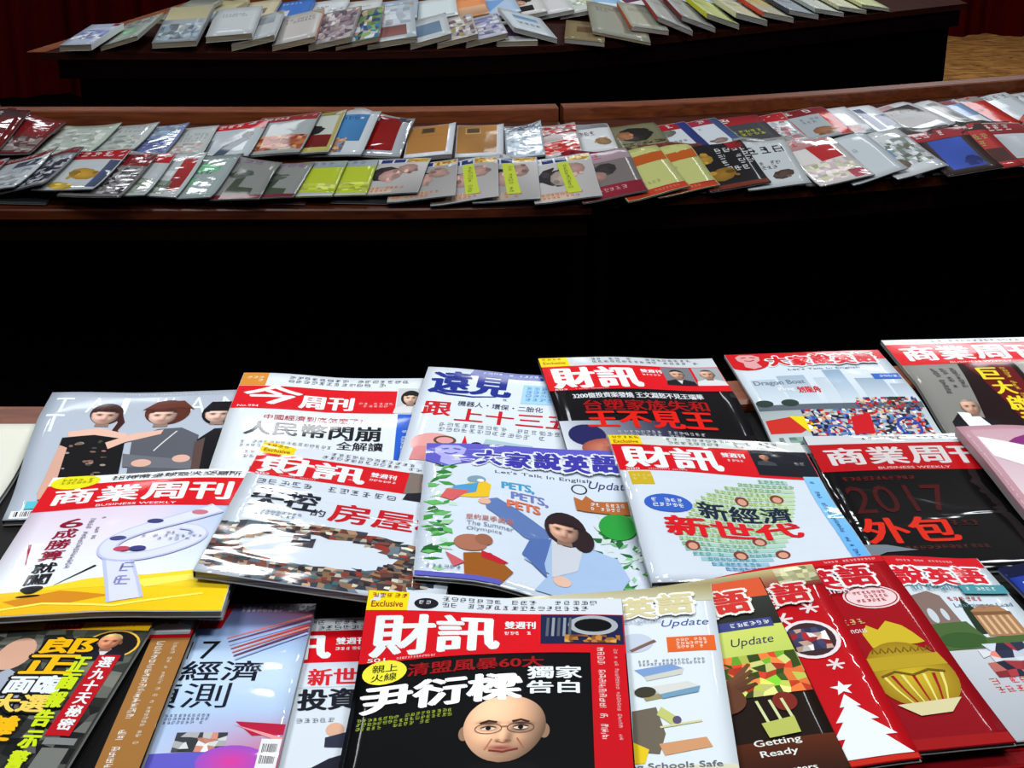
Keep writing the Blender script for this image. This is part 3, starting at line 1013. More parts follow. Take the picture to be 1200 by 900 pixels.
def cv_clip():
    A = Art(17)
    def bg(u, v):
        a = max(0, min(1, (v - .25) / .5))
        base = np.array((214, 196, 214)) * (1 - a) + np.array((226, 230, 236)) * a
        b = max(0, (u - .55) / .45) * max(0, 1 - v * 1.15)
        return tuple(base * (1 - b) + np.array((120, 176, 222)) * b)
    A.bg = bg
    shangye(A)
    A.text('比特幣全球最大交易所', 6.2, .6, 12.5, 1.1, (60, 56, 60), .006)
    A.ell(2.6, 1.5, 2.4, 1.7, (222, 214, 20))
    A.micro(1.2, .7, 2.8, 1.4, (90, 90, 20), 2)
    A.part('cover_picture')
    A.rect(19.3, 2.4, 1.6, 5.4, (96, 60, 50))
    A.ell(20.2, 4.6, .6, 1.2, SKIN2)
    # golden ground
    A.grad(.05, 24.0, 20.9, 3.9, (232, 190, 30), (238, 200, 24), (226, 170, 24), (236, 196, 20), 6)
    A.poly([(.05, 24.2), (4, 24.0), (9, 22.6), (14, 22.2), (20.9, 20.4), (20.9, 24.2)], (236, 204, 40))
    A.poly([(2.5, 25.6), (7, 24.4), (11.5, 25.6), (8, 26.6), (4, 26.6)], (206, 132, 26))
    A.poly([(13, 23.2), (20.4, 21.2), (20.4, 22.0), (14, 24.4)], (244, 222, 90))
    A.line([(1, 27.2), (6, 26.4), (12, 27.2), (19, 25.2)], .3, (248, 226, 90))
    # paper-clip shaped road standing on the ground
    lil, lil2 = (182, 188, 226), (208, 211, 240)
    leg = [(10.4, 18.4), (11.2, 21), (12.0, 23.6), (12.8, 26.4)]
    loop = [(17.6, 8.6), (15.6, 10.2), (13.2, 12.0), (11.0, 13.8), (9.6, 15.6), (9.3, 17.2), (9.9, 18.5), (11.4, 19.0), (13.2, 18.6), (15.0, 17.4), (16.4, 15.8), (16.9, 14.2), (16.3, 13.0), (15.0, 12.6)]
    A.line(leg, 2.5, lil, 3.0)
    A.line(leg, 1.9, lil2, 2.4)
    A.line(loop, 2.1, lil, 1.3)
    A.line(loop, 1.6, lil2, .9)
    for (ex, ey, c) in ((16.1, 9.6, (190, 110, 120)), (12.4, 11.6, (60, 64, 110)), (9.8, 15.2, (70, 70, 120)), (10.6, 17.4, (180, 70, 90)), (12.0, 17.4, (60, 60, 120))):
        A.ell(ex, ey, .75, .5, c)
    A.micro(11.2, 20, 1.6, 4.6, (130, 130, 180), 2)
    A.micro(11.8, 13.8, 5.6, 2.0, (120, 124, 150), 3, .5)
    A.part('headline')
    A.vtext('6成勝算', 3.6, 10.2, 2.2, 8.6, (136, 14, 44), .016, -.2)
    A.vtext('就闖!', 3.5, 19.0, 2.1, 6.4, INK, .016, -.1)
    A.micro(6.2, 10.4, .9, 9.6, (120, 120, 140), 1, .8, vertical=True)
    A.micro(7.2, 10.2, .7, 4.6, (110, 110, 130), 1, .8, vertical=True)
    A.line([(1.9, 15.0), (2.6, 19.0)], .3, (150, 20, 60), .08)
    A.line([(9.0, 20.2), (6.2, 23.4)], .3, INK, .06)
    return A

def cv_housetax():
    A = Art(18)
    A.bg = flat((204, 212, 222))
    caixun(A, '502', (210, 216, 224), y0=2.6, y1=7.6)
    A.part('cover_picture')
    A.rect(15.0, 2.5, 5.9, 5.1, (120, 108, 100))
    A.face(17.6, 5.0, 1.2, 1.7, (206, 150, 124), (60, 44, 40), 'short', (30, 30, 38))
    houses = [(96, 60, 52), (130, 96, 70), (70, 62, 66), (150, 120, 96), (56, 48, 46), (96, 110, 120), (176, 150, 120), (120, 70, 56), (52, 56, 70), (140, 48, 40)]
    def ringmask(cx, cy):
        d = ((cx - 8.6) / 12.4) ** 2 + ((cy - 22.4) / 5.6) ** 2
        e = ((cx - 9.2) / 6.6) ** 2 + ((cy - 21.6) / 3.0) ** 2
        return d < 1 and e > 1 and cx > .1
    A.mosaic(.1, 16.8, 20.8, 11.1, houses, 26, 16, .4, 1.0, ringmask)
    A.mosaic(.1, 16.8, 20.8, 11.1, [(205, 196, 176), (40, 36, 40), (120, 60, 50), (86, 84, 84), (60, 90, 96)], 40, 24, .3, .3, ringmask)
    A.mosaic(6.8, 18.4, 2.0, 2.8, [(70, 60, 70), (52, 48, 60), (150, 130, 120)], 4, 5, .3, .9)
    A.part('headline')
    A.micro(1.2, 8.4, 14.6, 1.5, (90, 98, 112), 1, .9)
    A.text('失控', 1.4, 10.4, 6.4, 4.0, (24, 26, 40), .018)
    A.text('的', 7.4, 13.6, 1.3, 1.4, (40, 42, 60), .006)
    A.text('房屋稅', 9.0, 11.6, 11.8, 4.0, (190, 16, 28), .014)
    A.micro(1.0, 15.0, 5.6, 1.3, (104, 112, 130), 2)
    A.film = True
    return A

def cv_pets():
    A = Art(19)
    A.bg = flat((204, 214, 226))
    A.part('cover_picture')
    # jungle leaves down the left side
    for i in range(46):
        ly = A.r.uniform(3.8, 26.6)
        lx = A.r.uniform(.2, 1.0 + 1.9 * abs(math.sin(ly * .8)))
        a = A.r.uniform(-1.1, 1.1)
        L = A.r.uniform(1.0, 2.2)
        wv = A.r.uniform(.25, .6)
        dx, dy = math.cos(a), math.sin(a)
        A.poly([(lx, ly), (lx + dx * L * .5 - dy * wv, ly + dy * L * .5 + dx * wv), (lx + dx * L, ly + dy * L), (lx + dx * L * .5 + dy * wv, ly + dy * L * .5 - dx * wv)],
               A.r.choice([(40, 120, 44), (60, 146, 58), (96, 176, 92), (150, 200, 150), (30, 92, 40), (184, 214, 190)]))
    # leaves and grass at the right
    for i in range(60):
        ly = A.r.uniform(10.5, 26)
        lx = A.r.uniform(16.6 + .12 * max(0, 18 - ly), 20.7)
        a = A.r.uniform(.4, 2.7)
        L = A.r.uniform(.8, 2.0)
        wv = A.r.uniform(.2, .5)
        dx, dy = math.cos(a), -math.sin(a)
        A.poly([(lx, ly), (lx + dx * L * .5 - dy * wv, ly + dy * L * .5 + dx * wv), (lx + dx * L, ly + dy * L), (lx + dx * L * .5 + dy * wv, ly + dy * L * .5 - dx * wv)],
               A.r.choice([(52, 130, 60), (110, 170, 120), (196, 216, 204), (206, 220, 216), (140, 190, 150), (32, 100, 46)]))
    A.ell(18.6, 13.6, 1.8, 2.2, (44, 150, 60))
    # parrot
    A.poly([(5.6, 8.4), (6.6, 9.6), (6.4, 12.2), (5.0, 12.6), (3.0, 12.4), (3.4, 10.4)], (226, 184, 40))
    A.poly([(3.0, 10.2), (5.4, 9.4), (5.2, 11.4), (2.6, 12.6)], (70, 150, 196))
    A.poly([(2.4, 10.8), (4.6, 11.2), (3.0, 13.4), (1.8, 12.6)], (206, 90, 90))
    A.ell(5.2, 8.6, .9, .8, (120, 150, 170))
    A.ell(5.6, 8.9, .35, .35, (230, 230, 226))
    # woman in a pale blue jacket, one arm stretched out
    A.poly([(6.0, 12.8), (7.2, 12.2), (12.2, 16.4), (11.4, 19.0), (9.6, 18.4), (6.2, 14.6)], (92, 118, 172))
    A.ell(6.0, 13.2, .6, .6, (220, 172, 146))
    A.poly([(9.6, 22.2), (10.2, 18.6), (12.4, 17.2), (15.6, 17.6), (18.2, 19.4), (19.0, 23), (17.4, 27), (10.4, 27), (11.8, 23.5)], (160, 184, 216))
    A.poly([(9.4, 21.4), (10.2, 18.4), (12.2, 17.4), (11.4, 22), (11.6, 24.4)], (80, 108, 168))
    A.poly([(12.2, 17.4), (15.2, 17.4), (14.4, 22.0), (12.0, 24.0)], (196, 200, 208))
    A.ell(13.6, 15.2, 2.0, 2.9, (44, 30, 34))
    A.ell(15.2, 16.6, 1.0, 2.0, (44, 30, 34))
    A.face(13.4, 15.4, 1.45, 2.1, (222, 172, 146), (44, 30, 34), 'plain')
    A.poly([(11.9, 15.0), (12.4, 13.0), (14.4, 12.7), (15.2, 14.8), (13.6, 13.9)], (44, 30, 34))
    A.ell(12.9, 24.4, .8, .9, (222, 180, 158))
    # squirrel glove puppet
    A.ell(4.8, 21.4, 1.5, 1.5, (166, 108, 84))
    A.ell(6.0, 20.6, .8, 1.0, (150, 96, 72))
    A.poly([(4.2, 23.4), (6.6, 22.8), (8.6, 25.2), (7.4, 27.9), (4.4, 27.9)], (150, 86, 30))
    A.poly([(5.8, 22.6), (8.2, 23.8), (7.4, 24.4), (5.8, 23.8)], (190, 30, 50))
    A.poly([(2.6, 23.4), (4.4, 25.0), (3.4, 26.0)], (196, 90, 96))
    A.rect(.1, 27.1, 7.4, .8, (90, 90, 180))
    A.part('masthead')
    A.poly([(.05, .05), (20.9, .05), (20.9, 2.2), (6.4, 2.2), (4.6, 4.6), (2.0, 5.6), (.05, 4.2)], (92, 88, 186))
    emblem(A, (168, 166, 224), (92, 88, 186), .7, .5)
    dajia(A, (60, 56, 160), (220, 224, 236), 1.6, 3.7)
    A.ring(15.2, 8.0, .8, .8, .16, (40, 44, 60))
    A.text('Update', 16.0, 6.6, 4.2, 1.5, (50, 60, 110), .0, .2)
    A.part('headline')
    A.text('PETS,', 7.6, 8.6, 3.2, 1.6, (70, 150, 190), .03)
    A.text('PETS,', 8.5, 10.4, 3.6, 1.6, (110, 120, 180), .03)
    A.text('PETS', 8.1, 12.2, 3.2, 1.5, (214, 110, 80), .03)
    A.poly([(14.6, 9.4), (15.4, 9.8), (15.8, 9.0), (16.6, 9.8), (19.8, 9.6), (19.9, 11.6), (14.8, 11.4)], (176, 100, 50))
    A.micro(16.2, 10.0, 3.4, 1.3, WHITE, 2)
    A.text('里約夏季奧運', 4.3, 16.0, 4.4, 1.0, (190, 120, 110), .005)
    A.text('The Summer', 4.4, 17.3, 4.3, .8, (120, 130, 150), .0)
    A.text('Olympics', 4.4, 18.4, 3.2, .8, (120, 130, 150), .0)
    A.micro(1.0, 25.8, 3.6, .7, (110, 120, 140), 1)
    A.film = True
    return A

def cv_neweconomy():
    A = Art(20)
    A.bg = flat((204, 212, 222))
    caixun(A, '500', (206, 210, 206), y0=2.5, y1=8.6)
    A.part('cover_picture')
    A.rect(14.6, 2.5, 6.3, 5.6, (22, 24, 32))
    A.face(16.0, 4.2, .5, .8, SKIN2, (20, 20, 22), 'short', (60, 62, 70))
    A.micro(19.0, 5.0, 1.2, .8, (150, 150, 150), 1)
    A.rect(.8, 8.9, 2.3, 2.8, (196, 166, 30))
    A.micro(1.0, 9.6, 1.9, 1.4, (226, 206, 120), 2)
    # an island shape filled with tiny words
    edge = [(8.2, 12.6), (10, 11.2), (13, 9.6), (16.4, 9.0), (17.6, 9.6), (17.4, 11.6), (16.8, 14), (15.8, 17), (14.8, 20), (13.4, 22.6), (11.6, 24.8), (10.4, 27.2), (9.2, 27.4), (7.8, 26.2), (5.6, 24.6), (4.0, 22.4), (3.8, 20.4), (5.2, 17.4), (6.6, 14.4)]
    def span(cy):
        xs = []
        for (x1, y1), (x2, y2) in zip(edge, edge[1:] + edge[:1]):
            if (y1 > cy) != (y2 > cy):
                xs.append((x2 - x1) * (cy - y1) / (y2 - y1) + x1)
        return (min(xs), max(xs)) if xs else None
    stops = [(9, (120, 176, 140)), (12, (160, 200, 96)), (20, (150, 196, 110)), (22.5, (96, 176, 150)), (24.5, (76, 156, 186)), (27.5, (70, 110, 196))]
    cy = 9.1
    while cy < 27.2:
        sp = span(cy + .3)
        if sp and sp[1] - sp[0] > .8:
            i = max(k for k in range(len(stops)) if stops[k][0] <= cy)
            (y1, c1), (y2, c2) = stops[i], stops[min(i + 1, len(stops) - 1)]
            f = (cy - y1) / max(.1, y2 - y1)
            c = tuple(p * (1 - f) + q * f for p, q in zip(c1, c2))
            A.rect(sp[0], cy, sp[1] - sp[0], .62, tuple(p * .5 + q * .5 for p, q in zip(c, (206, 214, 220))))
            A.micro(sp[0], cy, (sp[1] - sp[0]), .66, tuple(k * .85 for k in c), 1, .95, .1)
        cy += .82
    for (fx, fy) in ((11.6, 13.2), (15.3, 12.6), (4.9, 22.0), (11.6, 20.8), (9.2, 23.4), (13.2, 23.4)):
        A.ell(fx, fy, .7, .8, (120, 60, 50))
        A.ell(fx, fy + .15, .45, .55, (206, 150, 126))
    A.grad(19.2, 8.0, 1.7, 18.8, (130, 190, 230), (130, 190, 230), (96, 166, 226), (96, 166, 226), 3)
    A.micro(19.6, 9.0, .8, 16, (40, 70, 120), 1, .7, vertical=True)
    A.part('headline')
    A.ell(3.8, 15.2, 2.4, 1.6, (52, 92, 186))
    A.micro(2.2, 14.4, 3.2, 1.7, WHITE, 2)
    A.text('新經濟', 6.6, 14.2, 9.4, 3.0, (28, 34, 60), .014)
    A.text('新世代', 2.8, 17.3, 13.4, 3.2, (212, 22, 32), .026)
    A.barcode(18.6, 26.0, 2.2, 1.5)
    A.film = True
    return A

def cv_outsource():
    A = Art(21)
    A.bg = flat((7, 5, 6))
    shangye(A, (200, 202, 204), 2.2, 8.2, (176, 12, 20), (206, 196, 196))
    A.part('headline')
    A.micro(1.8, 9.4, 9.4, .9, (116, 20, 16), 1)
    A.text('2017', 1.4, 11.2, 9.8, 5.6, (64, 8, 8), -.01)
    A.text('外包', .9, 17.8, 9.0, 5.2, (206, 38, 18), .016)
    A.micro(9.6, 18.8, 3.0, 1.4, (70, 24, 20), 1)
    A.micro(4, 23.6, 9, .9, (86, 40, 34), 1)
    A.part('cover_picture')
    A.poly([(.1, 23.0), (2.4, 23.2), (5.0, 24.4), (2.0, 24.6), (.4, 25.6)], (110, 120, 128))
    A.film = True
    return A

def cv_tycoon():
    A = Art(22)
    A.bg = flat((7, 7, 9))
    caixun(A, '501', (206, 212, 218), y0=2.6, y1=8.3)
    A.ell(4.9, 1.6, 1.0, .8, (24, 26, 32))
    A.micro(4.3, 1.2, 1.2, .7, (210, 212, 214), 1)
    A.part('cover_picture')
    A.rect(14.3, 2.7, 6.6, 4.4, (26, 32, 66))
    A.ring(18.5, 4.3, 2.0, 1.5, .5, (160, 164, 170))
    A.ell(18.5, 4.3, 1.5, 1.0, (8, 8, 10))
    for k in range(5):
        A.line([(14.9 + k * .45, 3.2), (14.8 + k * .45, 6.0)], .22, (140, 146, 152) if k % 2 else (86, 92, 100))
    A.mosaic(16.2, 5.8, 4.4, 1.1, [(170, 110, 50), (196, 140, 70), (120, 76, 40)], 12, 3, .4, .8)
    A.grad(18.2, 7.2, 2.7, 20.7, (196, 14, 26), (196, 14, 26), (186, 12, 24), (186, 12, 24), 4)
    # bald man looking up out of the dark
    sk, sd = (226, 172, 138), (150, 96, 70)
    A.poly([(6.4, 27.9), (7.6, 23.8), (9.4, 21.6), (13.6, 21.4), (16.2, 24), (17.4, 27.9)], (12, 12, 14))
    A.face(11.75, 17.75, 3.0, 3.8, (240, 186, 148), (0, 0, 0), 'bald', tilt=5, n=40)
    for k, ex in ((-1, 10.6), (1, 12.95)):
        A.line([(ex - .62, 17.12 + .1 * (k < 0)), (ex, 16.92), (ex + .62, 17.12 + .1 * (k > 0))], .26, (54, 32, 26), .2)
        A.ell(ex, 17.82, .52, .2, (226, 206, 192))
        A.ell(ex, 17.82, .2, .2, (24, 16, 16))
        A.line([(ex - .55, 17.75), (ex, 17.58), (ex + .55, 17.75)], .1, (60, 36, 30))
        A.ring(ex, 17.85, 1.0, .62, .06, (96, 74, 66))
    A.line([(10.9, 19.0), (10.4, 20.2)], .12, (176, 112, 84))
    A.line([(12.7, 19.0), (13.2, 20.1)], .12, (160, 98, 72))
    A.line([(10.7, 20.25), (11.7, 20.45), (12.8, 20.15)], .18, (120, 48, 44))
    A.line([(11.2, 19.3), (11.7, 19.5), (12.3, 19.25)], .13, (150, 88, 64))
    A.line([(11.5, 17.7), (12.0, 17.7)], .08, (110, 84, 72))
    A.rect(2.2, 24.2, 3.2, 3.4, (110, 76, 54))
    A.barcode(17.4, 23.9, 3.2, 3.2)
    A.part('headline')
    A.ell(2.2, 9.5, 1.75, 1.35, (232, 224, 60))
    A.text('親上', 1.2, 8.6, 2.0, .85, (40, 40, 20), .006)
    A.text('火線', 1.2, 9.6, 2.0, .85, (40, 40, 20), .006)
    A.text('清盟風暴60大', 4.0, 8.8, 10.6, 1.5, (150, 16, 20), .016)
    A.text('尹衍樑', .6, 10.9, 12.4, 3.6, (250, 250, 252), .03)
    A.text('獨家', 13.3, 10.2, 4.2, 1.7, WHITE, .022)
    A.text('告白', 13.3, 12.1, 4.0, 1.7, WHITE, .022)
    A.micro(.7, 14.9, 7.0, 1.6, (150, 170, 60), 3)
    A.micro(18.7, 7.6, 1.0, 15, (230, 190, 190), 1, .85, vertical=True)
    A.micro(20.0, 7.8, .55, 12, (220, 160, 160), 1, .75, vertical=True)
    return A

def cv_election():
    A = Art(23)
    A.bg = flat((64, 66, 58))
    A.part('cover_picture')
    A.mosaic(.1, 1.3, 20.8, 10, [(86, 90, 80), (60, 64, 58), (104, 104, 96), (50, 52, 48)], 18, 10, .4)
    A.mosaic(12, 11, 8.9, 16.8, [(26, 26, 26), (40, 42, 40), (16, 16, 18), (90, 90, 86)], 12, 16, .4)
    bigrect(A, 0, 0, 20.9, 1.3, (236, 180, 20))
    A.rect(12.0, .1, 3.2, 1.1, (190, 24, 30))
    A.micro(12.2, .4, 2.8, .5, WHITE, 1)
    A.micro(15.6, .4, 4.8, .5, (170, 110, 20), 1)
    A.ell(18.6, 3.6, 2.3, 2.2, (230, 180, 60))
    A.ell(18.6, 3.6, 2.1, 2.0, (26, 22, 24))
    A.face(18.4, 3.2, .95, 1.2, (226, 150, 112), (222, 190, 120), 'short', (24, 26, 40), (206, 208, 214))
    A.ell(11.2, 5.0, 1.5, 2.4, (206, 160, 136))
    A.poly([(9.4, 9.6), (11.6, 7.2), (14.0, 9.0), (14, 12.5), (9.4, 12.5)], (160, 166, 182))
    A.part('headline')
    O = (20, 20, 20)
    A.text('郎', 13.0, 2.6, 4.4, 2.6, (240, 178, 14), .05, 0, (O, .14))
    A.text('正', 12.6, 5.3, 4.4, 2.8, (240, 178, 14), .05, 0, (O, .14))
    A.text('面臨', 12.4, 8.3, 4.5, 2.5, (222, 226, 232), .045, 0, (O, .14))
    A.text('大選', 12.2, 10.9, 4.6, 2.4, (236, 200, 90), .045, 0, (O, .14))
    A.text('變', 11.8, 13.6, 3.8, 3.2, (240, 178, 14), .05, 0, (O, .14))
    A.poly([(18.2, 5.2), (20.0, 5.2), (19.9, 16), (18.0, 16)], (176, 16, 28))
    A.vtext('選九十天秘密', 18.5, 5.5, 1.2, 10, WHITE, .02, .0)
    A.vtext('正面報告示警三二', 16.4, 5.6, 1.5, 19.5, (196, 214, 26), .05, .0)
    A.rect(18.2, 16.2, 2.4, .8, (120, 122, 120))
    A.poly([(18.4, 17.4), (20.4, 17.4), (20.4, 27.8), (18.0, 27.8)], (110, 112, 106))
    return A

def cv_brownstrip():
    A = Art(24)
    A.bg = flat((9, 8, 9))
    A.part('masthead')
    bigrect(A, 0, 1.2, 20.9, 4.0, (186, 18, 30))
    A.text('財訊', .7, 1.6, 9.8, 3.2, WHITE, .022)
    A.part('cover_picture')
    A.rect(17.2, .5, 3.5, 4.0, (150, 170, 176))
    A.face(19.0, 1.6, .8, 1.1, SKIN, (40, 36, 36), 'short', WHITE)
    A.grad(17.7, 5.1, 3.2, 22.8, (160, 110, 56), (160, 110, 56), (156, 106, 52), (156, 106, 52), 4)
    A.part('headline')
    A.micro(18.3, 5.6, 1.1, 16.5, (226, 216, 200), 1, .9, vertical=True)
    A.micro(19.7, 5.4, .7, 14, (214, 196, 170), 1, .75, vertical=True)
    A.micro(3, 10, 10, 3, (190, 190, 190), 2)
    A.film = True
    return A

def cv_forecast():
    A = Art(25)
    def bg(u, v):
        a = np.array((96, 140, 206)) * (1 - v) + np.array((206, 222, 238)) * v
        k = max(0, min(1, (u - .55) * 2.2)) * max(0, 1 - v * 4.2)
        a = a * (1 - k) + np.array((146, 40, 56)) * k
        m = math.exp(-((v - .38) / .2) ** 2) * .75
        a = a * (1 - m) + np.array((214, 230, 242)) * m
        k2 = max(0, min(1, (v - .58) * 3)) * max(0, min(1, (u - .55) * 2.6))
        a = a * (1 - k2) + np.array((206, 44, 84)) * k2
        return tuple(a)
    A.bg = bg
    A.part('masthead')
    A.poly([(9.4, .05), (14.2, .05), (13.6, 4.2), (9.4, 4.2)], (190, 16, 30))
    A.micro(11.4, 2.8, 2.0, .6, (230, 170, 170), 1)
    A.micro(14.8, .4, 6.0, 1.2, (220, 206, 214), 2)
    A.part('cover_picture')
    for k in range(7):
        y = 2.2 + k * .55
        A.line([(14.4 + k * .2, y + 3.6), (20.9, y * .9)], .16, [(214, 120, 110), (120, 60, 90), (160, 180, 220), (206, 80, 70)][k % 4], .3)
    A.poly([(17.1, 17.6), (20.9, 17.9), (20.9, 19.2), (18.6, 19.4)], (176, 28, 60))
    A.poly([(17.0, 18.0), (20.9, 19.6), (20.9, 20.2)], (230, 150, 150))
    A.mosaic(13.0, 19.0, 3.8, 2.4, [(206, 206, 206), (190, 130, 110), (60, 64, 70), (230, 230, 230)], 7, 4, .4)
    A.poly([(9, 21.6), (16, 21.4), (20.4, 23), (20.9, 27.9), (9, 27.9)], (96, 90, 190))
    A.ell(17.6, 22.6, 2.6, 2.0, (214, 60, 150), c2=(150, 80, 190))
    A.part('headline')
    A.text('2017', 7.6, 6.2, 6.4, 2.7, INK, .0)
    A.text('經濟', 11.6, 9.2, 6.4, 2.9, (20, 24, 40), .008)
    A.text('預測', 8.4, 12.4, 7.6, 3.4, (20, 24, 40), .0)
    A.micro(11.6, 16.6, 3.4, 1.4, (110, 120, 140), 3)
    A.rect(19.4, 19.8, 1.5, 4.0, (226, 228, 228))
    A.barcode(19.5, 20.0, 1.3, 3.6)
    A.film = True
    return A

def cv_invest():
    A = Art(26)
    A.bg = flat((206, 214, 222))
    caixun(A, '499', (214, 218, 222), y0=2.2, y1=7.2)
    A.part('headline')
    A.grad(0, 7.2, 20.9, 3.6, (200, 206, 216), (200, 206, 216), (206, 214, 222), (206, 214, 222), 3)
    A.text('新世代', 9.4, 8.1, 6.0, 2.5, (206, 26, 40), .016)
    A.text('投資術', 8.8, 11.0, 7.0, 3.0, (22, 24, 34), .02)
    A.micro(8.9, 15.0, 3.2, .8, (130, 136, 146), 1)
    A.part('cover_picture')
    A.ell(11.9, 16.6, .7, .9, (214, 166, 140))
    A.poly([(11.2, 17.6), (13.2, 16.8), (13.4, 19.0), (11.2, 18.8)], (44, 48, 66))
    A.poly([(9.0, 22.4), (11.6, 20.2), (13.4, 19.4), (13.6, 22.0), (11.4, 22.6)], (30, 32, 44))
    A.poly([(11.2, 22.4), (13.2, 20.6), (13.6, 23.6), (11.4, 23.8)], (226, 170, 40))
    return A

def script_update(A, x, y, w, h, c):
    A.text('Update', x, y, w, h, c, .0, .25)

def cv_school():
    A = Art(27)
    A.bg = lambda u, v: (206, 206, 196) if v < .1 else (212, 220, 226)
    A.part('cover_picture')
    A.grad(.05, .05, 20.9, 2.6, (206, 200, 180), (150, 140, 90), (212, 214, 206), (190, 186, 160), 5)
    A.grad(.05, 24.8, 20.9, 3.1, (212, 216, 214), (206, 204, 180), (190, 180, 120), (196, 186, 130), 5)
    def bench(x, y, c1, c2):
        A.poly([(x, y + .6), (x + 3.2, y), (x + 4.2, y + .7), (x + .8, y + 1.6)], c1)
        A.poly([(x + .8, y + 1.6), (x + 4.2, y + .7), (x + 4.0, y + 1.5), (x + 1.0, y + 2.2)], c2)
    bench(13.4, 11.9, (120, 150, 196), (196, 196, 186))
    bench(13.2, 14.6, (190, 196, 190), (150, 140, 96))
    bench(14.6, 14.4, (206, 206, 200), (110, 150, 176))
    A.ell(14.2, 15.6, .9, .7, (60, 56, 44))
    A.poly([(13.0, 18.0), (15.0, 17.6), (15.6, 21.0), (15.0, 23.4), (13.0, 23.0)], (104, 96, 82))
    A.poly([(15.4, 17.6), (17.0, 19.4), (16.4, 20.2), (15.0, 18.6)], (186, 190, 110))
    A.poly([(15.0, 22.2), (18.8, 21.6), (19.2, 22.8), (15.4, 23.6)], (200, 146, 104))
    A.poly([(12.9, 21.8), (14.2, 22.8), (13.8, 24.4), (12.9, 24.4)], (222, 190, 30))
    A.line([(15.2, 20.2), (18.6, 19.6)], .25, (206, 200, 150))
    A.ell(16.6, 19.4, .35, .5, (90, 80, 110))
    A.ell(13.6, 8.6, 1.6, 1.4, (186, 196, 210))
    A.line([(13.2, 9.8), (15.4, 8.4)], .4, (120, 90, 80))
    dajia(A, (206, 196, 150), (236, 236, 230), 1.6, 3.2, 2.2, 17.0, False)
    A.text('In English', 11.4, 5.2, 4.6, .7, (150, 160, 180), .0)
    script_update(A, 15.9, 5.4, 4.2, 1.3, (70, 84, 150))
    A.part('headline')
    A.rect(16.4, 8.0, 4.2, 2.2, (216, 96, 40))
    A.micro(17.2, 8.3, 2.6, 1.6, (246, 226, 210), 3)
    A.micro(13.8, 11.2, 5.6, .9, (130, 140, 156), 2)
    A.text('Making Schools Safe', 10.4, 24.4, 9.4, .95, (96, 100, 112), .008)
    A.text('維護學校安全', 11.6, 25.9, 5.4, 1.1, (120, 70, 60), .008)
    A.rect(18.0, 25.6, 2.3, 2.0, (214, 216, 212))
    return A

def cv_quake():
    A = Art(28)
    A.bg = flat((30, 20, 14))
    A.part('cover_picture')
    bigrect(A, 0, 0, 20.9, 3.0, (206, 84, 50))
    A.grad(.05, 3.0, 20.9, 4.6, (60, 60, 50), (52, 54, 50), (60, 60, 46), (36, 36, 34), 4)
    A.grad(.05, 7.4, 20.9, 7.0, (206, 210, 120), (196, 206, 96), (206, 204, 130), (170, 190, 90), 5)
    A.mosaic(13, 11.4, 7.9, 5.6, [(200, 210, 90), (120, 190, 50), (230, 120, 60), (190, 60, 40), (60, 80, 30), (220, 220, 130)], 10, 7, .42)
    for k in range(4):
        A.line([(12.6, 15.8 + k * .5), (15.0, 14.4 + k * .5), (16.6, 12.6 + k * .9)], 1.0, (110 - k * 8, 70 - k * 6, 48 - k * 4), .35)
    A.ell(13.4, 17.0, 1.8, 1.8, (96, 58, 40))
    A.ell(18.2, 18.0, 1.0, 1.2, (120, 40, 30))
    for x in (15.9, 17.0, 18.0):
        A.line([(x, 17.6), (x + .3, 20.4)], .25, (200, 206, 150))
    A.poly([(15.6, 20.4), (18.4, 20.0), (18.4, 22.0), (15.8, 22.2)], (176, 182, 90))
    A.grad(.05, 22.4, 20.9, 4.2, (60, 26, 14), (90, 40, 20), (40, 20, 12), (50, 24, 16), 4)
    bigrect(A, 0, 26.8, 20.9, 1.1, (196, 84, 40))
    dajia(A, (200, 50, 44), (230, 226, 216), 1.8, 3.6, 2.2, 16.8, False)
    A.rect(13.6, 6.4, 6.6, 1.3, (60, 66, 120))
    A.micro(16.4, 6.7, 3.4, .8, WHITE, 1)
    script_update(A, 15.6, 8.9, 3.8, 1.5, (52, 44, 90))
    A.part('headline')
    A.text('Getting', 14.4, 22.2, 3.8, 1.0, (222, 222, 214), .01)
    A.text('Ready', 14.6, 23.5, 3.0, .95, (222, 222, 214), .01)
    A.text('Preparing for Disasters', 9.0, 25.6, 9.5, 1.0, (222, 222, 214), .01)
    return A

def snow(A, x, y, r, c):
    for k in range(3):
        a = math.pi * k / 3
        A.line([(x - r * math.cos(a), y - r * math.sin(a)), (x + r * math.cos(a), y + r * math.sin(a))], r * .3, c)

